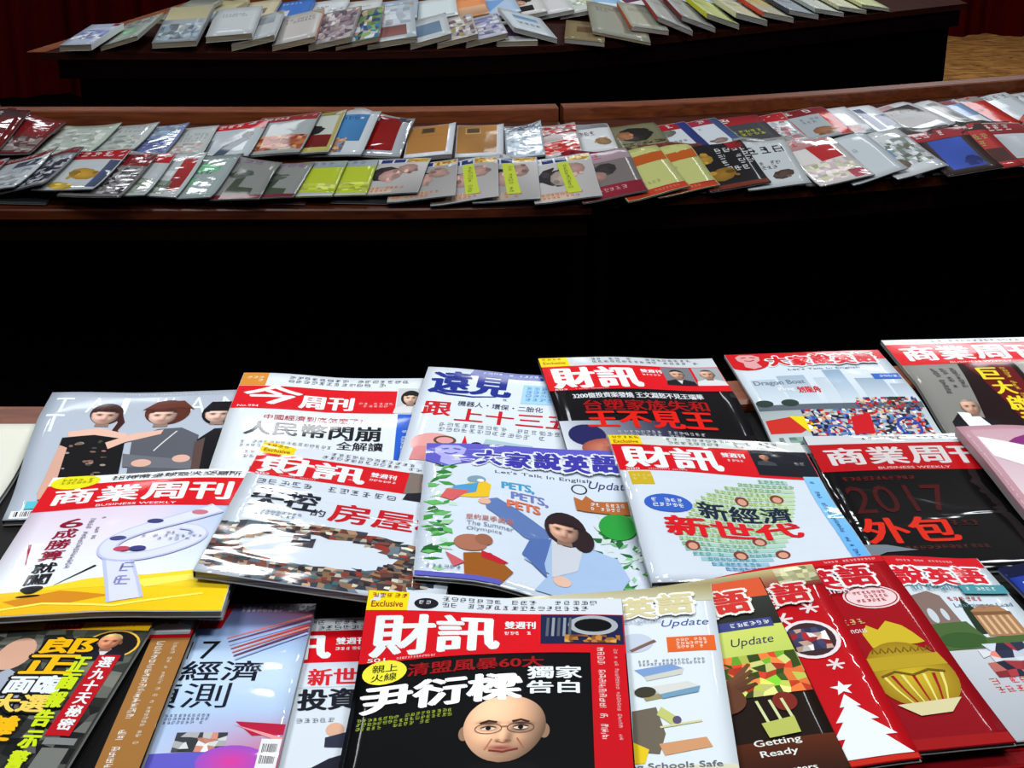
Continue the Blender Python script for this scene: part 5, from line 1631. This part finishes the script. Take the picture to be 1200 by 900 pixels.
FRONT = [
 (-1.664, 4.517, -11.6, 0.200, 0.262, 1, (150, 154, 156), title(.5, 5), 'grey magazine with glossy corner'),
 (-1.512, 4.512, -15.2, 0.200, 0.262, 1, (176, 182, 186), title(.5, 5, (150, 40, 44)) + [('r', 10, 7, 9, 4, (70, 76, 96)), ('x', 2, 13, 17, 13, [(176, 182, 186), (190, 194, 196), (150, 158, 164)], 6, 6)], 'light grey magazine with red title block'),
 (-1.430, 4.502, -14.0, 0.200, 0.262, 1, (120, 122, 128), title(.5, 4, (130, 50, 56)) + [('x', 6, 6, 14, 20, [(60, 60, 80), (150, 154, 160), (40, 40, 52), (176, 180, 184)], 6, 8)], 'dark wrapped magazine with creased film'),
 (-1.275, 4.474, -14.7, 0.200, 0.262, 1, (180, 186, 188), title(.5, 7) + [('e', 12, 17, 5.5, 3.6, (196, 150, 50)), ('e', 8, 25, 5, 2.4, (200, 170, 70)), ('r', 17, 8, 3.6, 18, (70, 80, 110))], 'white magazine with golden yellow shape'),
 (-1.194, 4.444, -13.5, 0.200, 0.262, 1, (116, 112, 112), title(.5, 7, (140, 36, 40)) + [('x', 3, 9, 17, 17, [(120, 116, 116), (80, 76, 80), (150, 146, 146), (50, 48, 54)], 7, 7)], 'dark grey photo magazine with red title'),
 (-1.136, 4.466, -10.7, 0.200, 0.262, 1, (170, 176, 178), title(.5, 6) + [('x', 6, 16, 14, 10, [(120, 130, 110), (170, 176, 170), (150, 158, 150)], 5, 4)], 'pale magazine with narrow red title'),
 (-1.048, 4.484, -11.5, 0.200, 0.262, 1, (176, 182, 184), [('r', .4, .4, 20, 3, (206, 208, 210)), ('r', 15, 4, 4.6, 20, (150, 40, 40)), ('r', .5, 12, 14, 3, (206, 210, 212)), ('x', 2, 18, 14, 8, [(110, 120, 108), (150, 158, 150)], 5, 4)], 'white magazine with dark red side strip'),
 (-0.946, 4.479, -11.5, 0.200, 0.262, 1, (142, 154, 154), [('e', 13, 9, 4.4, 3, (130, 196, 150)), ('e', 8, 17, 4, 4, (130, 196, 150)), ('m', 7, 11, 9, 2, (90, 110, 104), 1)], 'grey-green magazine with mint glow'),
 (-0.815, 4.474, -7.5, 0.200, 0.262, 0, (120, 122, 118), [('P', 'masthead'), ('m', 6, 1, 13, 4.6, (116, 76, 120), 1), ('P', 'cover_picture'), ('e', 11, 12, 4, 2.4, (84, 92, 84)), ('p', [(8, 25), (10, 15), (13, 14), (12, 20), (17, 21), (17, 25)], (56, 66, 52)), ('r', .3, 25, 20.4, 2.8, (116, 40, 52))], 'grey nature magazine with purple title'),
 (-0.718, 4.484, -7.5, 0.200, 0.262, 0, (122, 124, 120), [('P', 'masthead'), ('m', 6, 1, 13, 4.6, (120, 80, 120), 1), ('P', 'cover_picture'), ('e', 11, 12, 4, 2.4, (86, 94, 86)), ('p', [(8, 25), (10, 15), (13, 14), (12, 20), (17, 21), (17, 25)], (58, 68, 54)), ('r', .3, 25, 20.4, 2.8, (116, 40, 52))], 'grey nature magazine with purple title'),
 (-0.613, 4.500, -5.1, 0.200, 0.258, 0, (160, 174, 40), [('P', 'masthead'), ('r', .2, .3, 20.6, 5.4, (140, 150, 160)), ('r', 5.4, 1, 4, 4, (60, 76, 120)), ('m', 10, 1.2, 8, 3.4, (90, 100, 120), 1), ('P', 'cover_picture'), ('x', .5, 18, 20, 6, [(176, 186, 70), (190, 196, 110), (160, 174, 50)], 6, 3), ('r', .3, 25, 20.4, 2.8, (186, 192, 190))], 'lime green magazine with grey-blue title band'),
 (-0.518, 4.517, -4.3, 0.200, 0.257, 0, (162, 176, 44), [('P', 'masthead'), ('r', .2, .3, 20.6, 5.4, (140, 150, 160)), ('r', 5.4, 1, 4, 4, (60, 76, 120)), ('m', 10, 1.2, 8, 3.4, (90, 100, 120), 1), ('P', 'cover_picture'), ('x', .5, 18, 20, 6, [(176, 186, 70), (186, 192, 100), (160, 174, 50)], 6, 3), ('r', .3, 26, 20.4, 1.8, (180, 188, 180))], 'lime green magazine with grey-blue title band'),
 (-0.361, 4.526, -6.4, 0.200, 0.262, 0, (176, 180, 184), vision_cover((190, 150, 140), False), 'magazine with two faces and orange lines'),
 (-0.265, 4.490, -0.3, 0.200, 0.262, 0, (180, 184, 188), vision_cover((196, 156, 146), False), 'magazine with two faces, half covered,'),
 (-0.141, 4.492, 1.0, 0.200, 0.255, 0, (186, 194, 200), vision_cover((190, 150, 140), True), 'magazine with yellow-green ribbon'),
 (-0.020, 4.501, 1.7, 0.200, 0.260, 0, (186, 194, 200), vision_cover((180, 146, 136), True), 'magazine with yellow-green ribbon'),
 (0.152, 4.504, 6.5, 0.200, 0.257, 0, (190, 200, 206), vision_cover((176, 160, 150), True), 'widest magazine with yellow-green ribbon'),
 (0.279, 4.527, 11.9, 0.200, 0.262, 0, (110, 102, 100), title(.5, 7, (176, 150, 160), (176, 60, 90)) + [('e', 11, 12, 4, 3.4, (60, 54, 54)), ('e', 7, 15, 4, 3, (170, 130, 120)), ('r', .3, 20.5, 20.4, 7.2, (140, 34, 50)), ('m', 6, 22, 10, 2.6, (190, 140, 146), 1)], 'grey magazine with crimson foot'),
 (0.394, 4.542, 19.0, 0.200, 0.261, 0, (176, 178, 110), [('p', [(.3, 6), (20.7, 5), (20.7, 10), (.3, 11)], (170, 80, 30)), ('m', 2, 20, 14, 2, (140, 140, 100), 1), ('r', .3, 24, 20.4, 3.8, (186, 60, 40)), ('m', 10, 25, 8, 1.6, (210, 120, 100), 1)], 'khaki magazine with rust orange band'),
 (0.489, 4.573, 18.2, 0.200, 0.252, 0, (178, 180, 112), [('p', [(.3, 6), (20.7, 5), (20.7, 10), (.3, 11)], (172, 82, 30)), ('m', 2, 13, 12, 2, (140, 140, 100), 1), ('r', .3, 24, 20.4, 3.8, (186, 60, 40)), ('m', 6, 25, 10, 1.6, (210, 120, 100), 1)], 'khaki magazine with rust orange band'),
 (0.653, 4.609, 16.5, 0.200, 0.239, 0, (28, 26, 28), [('m', 10, 4, 9, 15, (196, 196, 196), 4), ('e', 5, 9, 3, 3, (170, 130, 50)), ('e', 8, 19, 5, 3.4, (150, 110, 40)), ('r', 15, .5, 5, 5, (150, 30, 36)), ('r', .3, 25, 20.4, 2.8, (120, 50, 36))], 'black magazine with gold ornaments'),
 (0.784, 4.640, 11.8, 0.200, 0.249, 0, (186, 192, 194), [('m', 6, 4, 12, 6, (30, 30, 34), 1), ('m', 8, 13, 6, 5, (40, 40, 44), 2), ('e', 14, 21, 4, 2.4, (90, 70, 64))], 'white magazine with black brush characters'),
 (0.971, 4.688, 24.3, 0.200, 0.262, 1, (212, 208, 206), title(.5, 6, (206, 150, 150), (176, 40, 50)) + [('p', [(8, 6), (17, 5), (18, 14), (9, 15)], (176, 26, 30)), ('x', 1, 15, 18, 11, [(222, 216, 212), (206, 206, 170), (216, 196, 196)], 6, 5), ('r', 14, 22, 6, 5, (190, 70, 90))], 'thick white magazine with red square'),
 (1.084, 4.735, 23.0, 0.200, 0.262, 0, (190, 198, 202), [('m', 6, 10, 8, 3, (150, 156, 160), 1)], 'plain pale grey magazine'),
 (1.217, 4.774, 27.9, 0.200, 0.254, 1, (206, 210, 212), [('r', .5, 1, 7, 6, (180, 60, 70)), ('r', 3, 10, 8, 6, (110, 146, 186)), ('x', 9, 6, 11, 16, [(216, 220, 222), (150, 160, 160), (120, 126, 110)], 5, 6), ('e', 7, 20, 4, 3, (120, 104, 90))], 'white magazine with light blue block'),
 (1.409, 4.818, 18.0, 0.200, 0.262, 0, (60, 48, 46), title(.5, 6, (150, 34, 44)) + [('r', 4, 7, 13, 18, (56, 84, 176)), ('e', 14, 21, 3, 3, (34, 44, 110))], 'dark magazine with royal blue panel'),
 (1.490, 4.862, 17.9, 0.200, 0.262, 0, (176, 56, 56), title(.5, 4, (60, 40, 40)) + [('m', 7, 7, 10, 8, (160, 160, 90), 2), ('r', 13, 16, 7, 8, (70, 40, 36))], 'red magazine with small olive lettering'),
 (1.633, 4.922, 17.6, 0.200, 0.259, 0, (196, 200, 204), title(.5, 7, (150, 44, 44)) + [('r', 2, 9, 12, 12, (200, 204, 210)), ('r', .4, 22, 20, 5.6, (180, 60, 56))], 'white magazine with red foot'),
]
def spec_art(bg, ops, film, seed):
    A = Art(seed)
    A.bg = flat(bg)
    A.film = bool(film)
    for o in ops:
        k = o[0]
        if k == 'P': A.part(o[1])
        elif k == 'r':
            q = [tuple(min(255, c * f) for c in o[5]) for f in (A.r.uniform(.75, 1.1) for _ in range(4))]
            A.grad(o[1], o[2], o[3], o[4], q[0], q[1], q[2], q[3], 3)
        elif k == 'e':
            A.ell(*o[1:6], n=9, c2=tuple(c * .8 for c in o[5]), rot=A.r.uniform(-30, 30))
            for _ in range(5):
                t = A.r.uniform(0, 6.28)
                q, f = A.r.uniform(.5, 1.0), A.r.uniform(.6, 1.25)
                A.ell(o[1] + o[3] * q * math.cos(t), o[2] + o[4] * q * math.sin(t), o[3] * A.r.uniform(.15, .4), o[4] * A.r.uniform(.15, .4), tuple(min(255, c * f) for c in o[5]), n=6)
        elif k == 'm': A.micro(o[1], o[2], o[3], o[4], o[5], o[6], .9, .25, len(o) > 7)
        elif k == 'p': A.poly(o[1], o[2])
        elif k == 'x':
            A.mosaic(o[1], o[2], o[3], o[4], o[5], int(o[6] * 1.7), int(o[7] * 1.7), .45)
        elif k == 't': A.text(*o[1:])
    return A

def mid_row(rows, where, grp, seed, tmin, tmax):
    r = random.Random(seed)
    for i in range(len(rows) - 1, -1, -1):
        x, y, deg, w, h, film, bg, ops, desc = rows[i]
        t = r.uniform(tmin, tmax)
        cur = (0, 0, 0, 0)
        if film:
            cur = (0, r.uniform(.004, .012), 0, r.uniform(.0, .008))
        label = '%s, %s from left, middle desk %s' % (desc.rstrip(','), ORD[i], where)
        nm = 'book' if 'book' in desc else 'magazine'
        if nm == 'book':
            t = .014
        booklet(mid, nm, label, nm, grp, x, y, deg, w, h, t, spec_art(bg, ops, film, seed + i), 6, 8, flex=2, curl=cur, bulge=.002,
                back=(90, 90, 92), gap=.001)
mid_row(BACK, 'back row', 'magazines in the back row of the middle desk', 100, .004, .007)
# lower layer whose edges peek out below the front row
LOW = [(-1.46, -.05, (60, 62, 66), 'dark grey'), (-1.2, -.04, (150, 152, 150), 'pale grey'), (-0.93, -.03, (86, 84, 84), 'smoky grey'), (-0.70, -.03, (70, 36, 40), 'maroon'), (-0.44, -.02, (40, 40, 44), 'black'), (-0.04, -.02, (176, 178, 178), 'silver grey'),
       (0.20, 0, (130, 26, 44), 'crimson'), (0.43, .0, (120, 56, 46), 'rust brown'), (0.72, .0, (150, 150, 146), 'ash grey'), (1.0, .0, (80, 78, 74), 'dusky grey'), (1.26, .0, (100, 98, 94), 'taupe'), (1.5, .0, (56, 54, 52), 'charcoal')]
for i, (s, dr, c, cn) in enumerate(LOW):
    x, y = MID.at(s, -0.452)
    A = spec_art(c, [('r', 1, 1, 19, 5, tuple(k * .8 for k in c))], 0, 300 + i)
    booklet(mid, 'magazine', '%s magazine lying underneath the front row, %s such from left, middle desk' % (cn, ORD[i]), 'magazine', 'magazines under the front row of the middle desk',
            x, y, math.degrees(MID.head(s)) - 3, .2, .262, .004, A, 6, 8, flex=2, back=(90, 90, 92), gap=.001)
mid_row(FRONT, 'front row', 'magazines in the front row of the middle desk', 200, .003, .005)

# ------------------------------------------------------------ far desk: books
far = Pile(-2.6, 2.9, 6.6, 9.2, 0.012)
v = REAR.field(far.gx, far.gy)
mk = v < .60
far.Z[mk] = rear_z(v[mk])
far.Z[v >= .585] = 0.399

TAN, GRE = M_PAGES_TAN, M_PAGES_GREY
W_, PB, CRM = (206, 210, 212), (166, 186, 206), (200, 190, 160)
# s of the front left corner, cover colour, spine colour, spine side, ops, thickness, width, height, page material, turn, wording
RF = [
 (-2.00, (170, 178, 196), W_, 'R', [('x', 1, 8, 19, 12, [(120, 130, 176), (206, 210, 216), (150, 160, 190)], 5, 4), ('r', 16, .5, 4, 3, (120, 30, 34))], 0.026, .15, .19, TAN, -26, 'white and violet-blue book with white spine'),
 (-1.82, (150, 158, 150), (150, 150, 140), 'R', [('e', 10, 16, 4, 5, (150, 200, 160)), ('x', 1, 2, 18, 8, [(120, 126, 124), (160, 164, 156)], 5, 3)], .020, .155, .21, TAN, -16, 'grey-green book with mint spot'),
 (-1.59, (140, 148, 154), (150, 150, 150), 'R', [('r', .5, .5, 20, 10, (176, 168, 128)), ('x', 1, 14, 19, 12, [(120, 140, 156), (160, 170, 172), (100, 110, 116)], 6, 4)], .024, .17, .22, TAN, -9, 'grey-blue book with beige top'),
 (-1.35, (186, 190, 192), W_, 'R', [('m', 4, 6, 12, 4, (130, 136, 140), 2)], .026, .17, .21, TAN, -3, 'pale grey book with white spine'),
 (-1.24, (176, 180, 182), W_, 'R', [('r', 2, 4, 16, 8, (150, 156, 162))], .026, .16, .21, TAN, -3, 'light grey book with white spine'),
 (-1.06, (184, 180, 176), (214, 150, 120), 'R', [('m', 3, 5, 14, 5, (110, 100, 100), 2)], .024, .16, .21, TAN, -4, 'grey book with orange and white spine'),
 (-0.90, (150, 146, 150), (170, 150, 150), 'R', [('x', 1, 1, 19, 26, [(176, 160, 160), (140, 120, 130), (190, 186, 186), (110, 100, 110)], 6, 7)], .022, .16, .21, TAN, -6, 'book with mottled pinkish grey cover'),
 (-0.78, (90, 130, 120), (176, 60, 56), 'R', [('x', 1, 1, 19, 26, [(60, 110, 150), (120, 150, 90), (176, 150, 130), (190, 196, 196), (60, 80, 110)], 6, 7)], .020, .16, .21, TAN, -4, 'book with blue and green cover'),
 (-0.64, (176, 186, 192), (176, 180, 186), 'R', [('x', 2, 1, 17, 15, [(180, 190, 198), (166, 178, 188), (196, 204, 208)], 4, 4), ('r', 3, 17, 14, 8, (140, 96, 90))], .026, .18, .25, TAN, 1, 'large pale blue book with brown-red panel'),
 (-0.45, (190, 194, 196), (150, 160, 170), 'R', [('r', 4, 8, 13, 14, (120, 146, 170))], .022, .15, .21, TAN, 0, 'white book with grey-blue square'),
 (-0.33, (186, 180, 176), (170, 160, 150), 'R', [('x', 1, 2, 19, 24, [(190, 184, 180), (130, 110, 120), (160, 150, 110), (200, 200, 200)], 6, 6)], .022, .15, .21, TAN, -2, 'cream book with scribbled cover'),
 (-0.20, (190, 190, 202), (196, 196, 206), 'R', [('x', 1, 2, 19, 22, [(200, 202, 210), (150, 150, 190), (120, 120, 150), (206, 206, 210)], 5, 6)], .024, .155, .21, TAN, -1, 'white and lilac striped book'),
 (-0.06, (206, 206, 206), (196, 196, 190), 'R', [('r', 4, 5, 13, 16, (90, 56, 96)), ('m', 6, 8, 8, 5, (150, 120, 150), 2)], .022, .155, .21, TAN, -2, 'white book with plum square'),
]
RFR = [
 (0.02, (200, 208, 214), (206, 208, 206), 'L', [('r', 5, 6, 12, 5, (130, 170, 206)), ('m', 5, 15, 10, 4, (60, 70, 90), 1)], .022, .17, .20, GRE, 2, 'white and pale blue book lying flat'),
 (0.26, (130, 116, 84), (110, 40, 40), 'L', [('r', 6, 8, 10, 8, (110, 84, 60))], .020, .15, .21, GRE, -24, 'olive brown book with dark red spine'),
 (0.40, (150, 150, 136), (176, 150, 110), 'L', [('r', 12, 2, 8, 22, (150, 146, 130)), ('m', 3, 4, 8, 4, (120, 110, 90), 2)], .012, .22, .28, TAN, -20, 'wide thin olive grey book'),
 (0.60, (166, 166, 150), (206, 84, 30), 'L', [('m', 4, 6, 12, 4, (120, 116, 100), 2)], .020, .15, .21, GRE, -14, 'book with orange spine'),
 (0.74, (170, 170, 164), (170, 44, 30), 'L', [('m', 4, 6, 12, 4, (120, 116, 110), 2)], .022, .15, .21, GRE, -12, 'grey book with brick red spine'),
 (0.88, (160, 160, 156), (120, 26, 30), 'L', [('m', 4, 6, 12, 4, (110, 110, 110), 2)], .022, .15, .21, GRE, -10, 'grey book with wine red spine'),
 (1.03, (184, 190, 130), (206, 206, 30), 'L', [('r', 2, 2, 16, 10, (190, 196, 120))], .024, .15, .21, GRE, -9, 'book with bright yellow spine'),
 (1.21, (190, 190, 160), (206, 206, 176), 'L', [('r', .5, .5, 6, 3, BK), ('m', 4, 8, 12, 4, (140, 140, 120), 2)], .026, .15, .21, GRE, -8, 'book with cream spine and black corner'),
 (1.38, (176, 170, 150), (206, 70, 44), 'L', [('r', 2, 2, 16, 10, (196, 170, 110))], .024, .15, .21, GRE, -8, 'book with orange-red spine'),
 (1.55, (150, 156, 162), (56, 64, 76), 'L', [('m', 4, 8, 12, 4, (100, 106, 116), 2)], .022, .15, .21, GRE, -6, 'book with slate blue spine'),
 (1.72, (186, 190, 180), (170, 180, 170), 'L', [('m', 4, 8, 12, 4, (120, 126, 116), 2)], .020, .15, .21, GRE, -6, 'pale book with grey-green spine'),
 (1.88, (196, 196, 170), (196, 190, 150), 'L', [('m', 4, 8, 12, 4, (130, 130, 110), 2)], .018, .15, .21, GRE, -5, 'ivory book with straw spine'),
 (2.04, (190, 196, 150), (196, 200, 140), 'L', [('m', 4, 8, 12, 4, (130, 136, 100), 2)], .016, .15, .21, GRE, -5, 'pale yellow-green book with matching spine'),
]
RB = [
 (-1.63, (150, 152, 140), 'x', 'grey-green book with pale mint spot', [('e', 10, 14, 4, 4, (160, 196, 170)), ('r', 1, 1, 18, 6, (130, 134, 128))]),
 (-1.52, (178, 170, 132), 'x', 'khaki beige book', [('r', 1, 18, 19, 8, (140, 150, 156))]),
 (-1.44, (190, 180, 150), 'x', 'cream book with pinkish picture', [('r', 8, 6, 10, 10, (176, 140, 130))]),
 (-1.29, (196, 186, 156), 'x', 'beige book with grey picture', [('r', 6, 12, 10, 8, (150, 130, 120))]),
 (-1.13, (70, 116, 190), 'x', 'bright blue book', [('r', 4, 14, 6, 8, (206, 200, 206)), ('m', 4, 3, 12, 3, (190, 206, 230), 1)]),
 (-0.97, (210, 214, 216), 'x', 'white book with grey lettering', [('m', 5, 8, 8, 3, (90, 96, 100), 1), ('x', 12, 12, 8, 12, [(176, 180, 184), (206, 210, 212)], 4, 4)]),
 (-0.80, (204, 206, 204), 'x', 'white book with faint lines', [('m', 4, 8, 12, 2, (120, 120, 120), 1)]),
 (-0.60, (176, 188, 204), 'x', 'pale blue-white book', [('x', 2, 4, 17, 18, [(180, 192, 210), (160, 176, 200), (190, 200, 212)], 4, 4)]),
 (-0.39, (212, 222, 222), 'x', 'plain white book with pale green tint', [('r', 1.5, 24, 18, 2, (190, 204, 200))]),
 (-0.23, (226, 150, 100), 'x', 'peach orange book', [('r', .5, 14, 20, 12, (214, 170, 136))]),
 (-0.06, (176, 196, 220), 'x', 'light blue book with white streaks', [('p', [(2, 4), (16, 8), (6, 20)], (120, 160, 210))]),
 (0.08, (206, 204, 200), 'x', 'white book with black-haired portrait', [('e', 9, 9, 5, 5, (40, 32, 32)), ('e', 9, 11, 3, 4, (206, 160, 136)), ('r', 6, 16, 9, 7, (46, 40, 42))]),
 (0.23, (206, 206, 206), 'x', 'white book with sketchy print', [('m', 3, 4, 14, 6, (140, 144, 146), 2)]),
 (0.37, (200, 204, 196), 'x', 'white book speckled with pale green', [('x', 2, 3, 17, 16, [(206, 210, 206), (170, 190, 176), (210, 206, 180)], 6, 5)]),
 (0.54, (150, 186, 220), 'x', 'glossy sky blue book', [('p', [(1, 20), (10, 14), (20, 22), (20, 27), (1, 27)], (210, 220, 228))]),
 (0.76, (210, 210, 210), 'x', 'white book with plum picture', [('r', 4, 6, 13, 13, (100, 56, 84)), ('m', 6, 9, 8, 4, (170, 130, 150), 1)]),
 (0.92, (208, 208, 206), 'x', 'white book with brown-violet picture', [('r', 4, 6, 13, 13, (130, 96, 100))]),
 (1.14, (176, 190, 206), 'x', 'pale steel blue book', [('p', [(2, 10), (18, 4), (18, 12), (2, 20)], (200, 208, 216))]),
 (1.40, (170, 176, 176), 'x', 'light grey book', [('m', 3, 6, 14, 6, (130, 136, 136), 2)]),
 (1.62, (200, 204, 200), 'x', 'off-white book with yellow marks', [('m', 3, 6, 14, 5, (176, 170, 110), 2)]),
 (1.86, (190, 196, 170), 'x', 'pale green-grey book', [('m', 3, 6, 14, 5, (140, 150, 120), 2)]),
]
def far_book(s, vv, deg, w, h, t, bg, ops, side, spc, pm, label, grp, seed):
    hd = REAR.head(s)
    fx, fy = REAR.at(s, vv)
    a = hd + R(deg)
    x = fx + math.cos(a) * w / 2 - math.sin(a) * h / 2
    y = fy + math.sin(a) * w / 2 + math.cos(a) * h / 2
    A = spec_art(bg, ops, 0, seed)
    booklet(far, 'book', label, 'book', grp, x, y, math.degrees(a), w, h, t, A, 4, 5, spine=side, rigid=True, gap=.0016, mat=M_BOOK, pmat=pm, spine_col=spc, back=(150, 150, 150))
BG = 'books in the rear row of the far desk'
FGp = 'books in the front row of the far desk'
for i in range(len(RB) - 1, -1, -1):
    s, bg, _, desc, ops = RB[i]
    far_book(s, .29, -32 if s < -1.5 else -4 if s < 0 else -8, .19, .25, .018, bg, ops, 'R' if s < 0 else 'L', bg, GRE if s > 0 else TAN, '%s, %s from left, far rear row' % (desc, ORD[i]), BG, 500 + i)
for i in range(len(RF) - 1, -1, -1):
    s, bg, spc, side, ops, t, w, h, pm, deg, desc = RF[i]
    far_book(s, -.005, deg, w * 1.22, h * 1.2, t, bg, ops, side, spc, pm, '%s, %s from left, far desk front row' % (desc, ORD[i]), FGp, 600 + i)
for i, (s, bg, spc, side, ops, t, w, h, pm, deg, desc) in enumerate(RFR):
    far_book(s, -.005, deg, w * 1.22, h * 1.2, t, bg, ops, side, spc, pm, '%s, %s from left, far desk front row' % (desc, ORD[i + len(RF)]), FGp, 700 + i)

bpy.data.objects.remove(_txo, do_unlink=True)
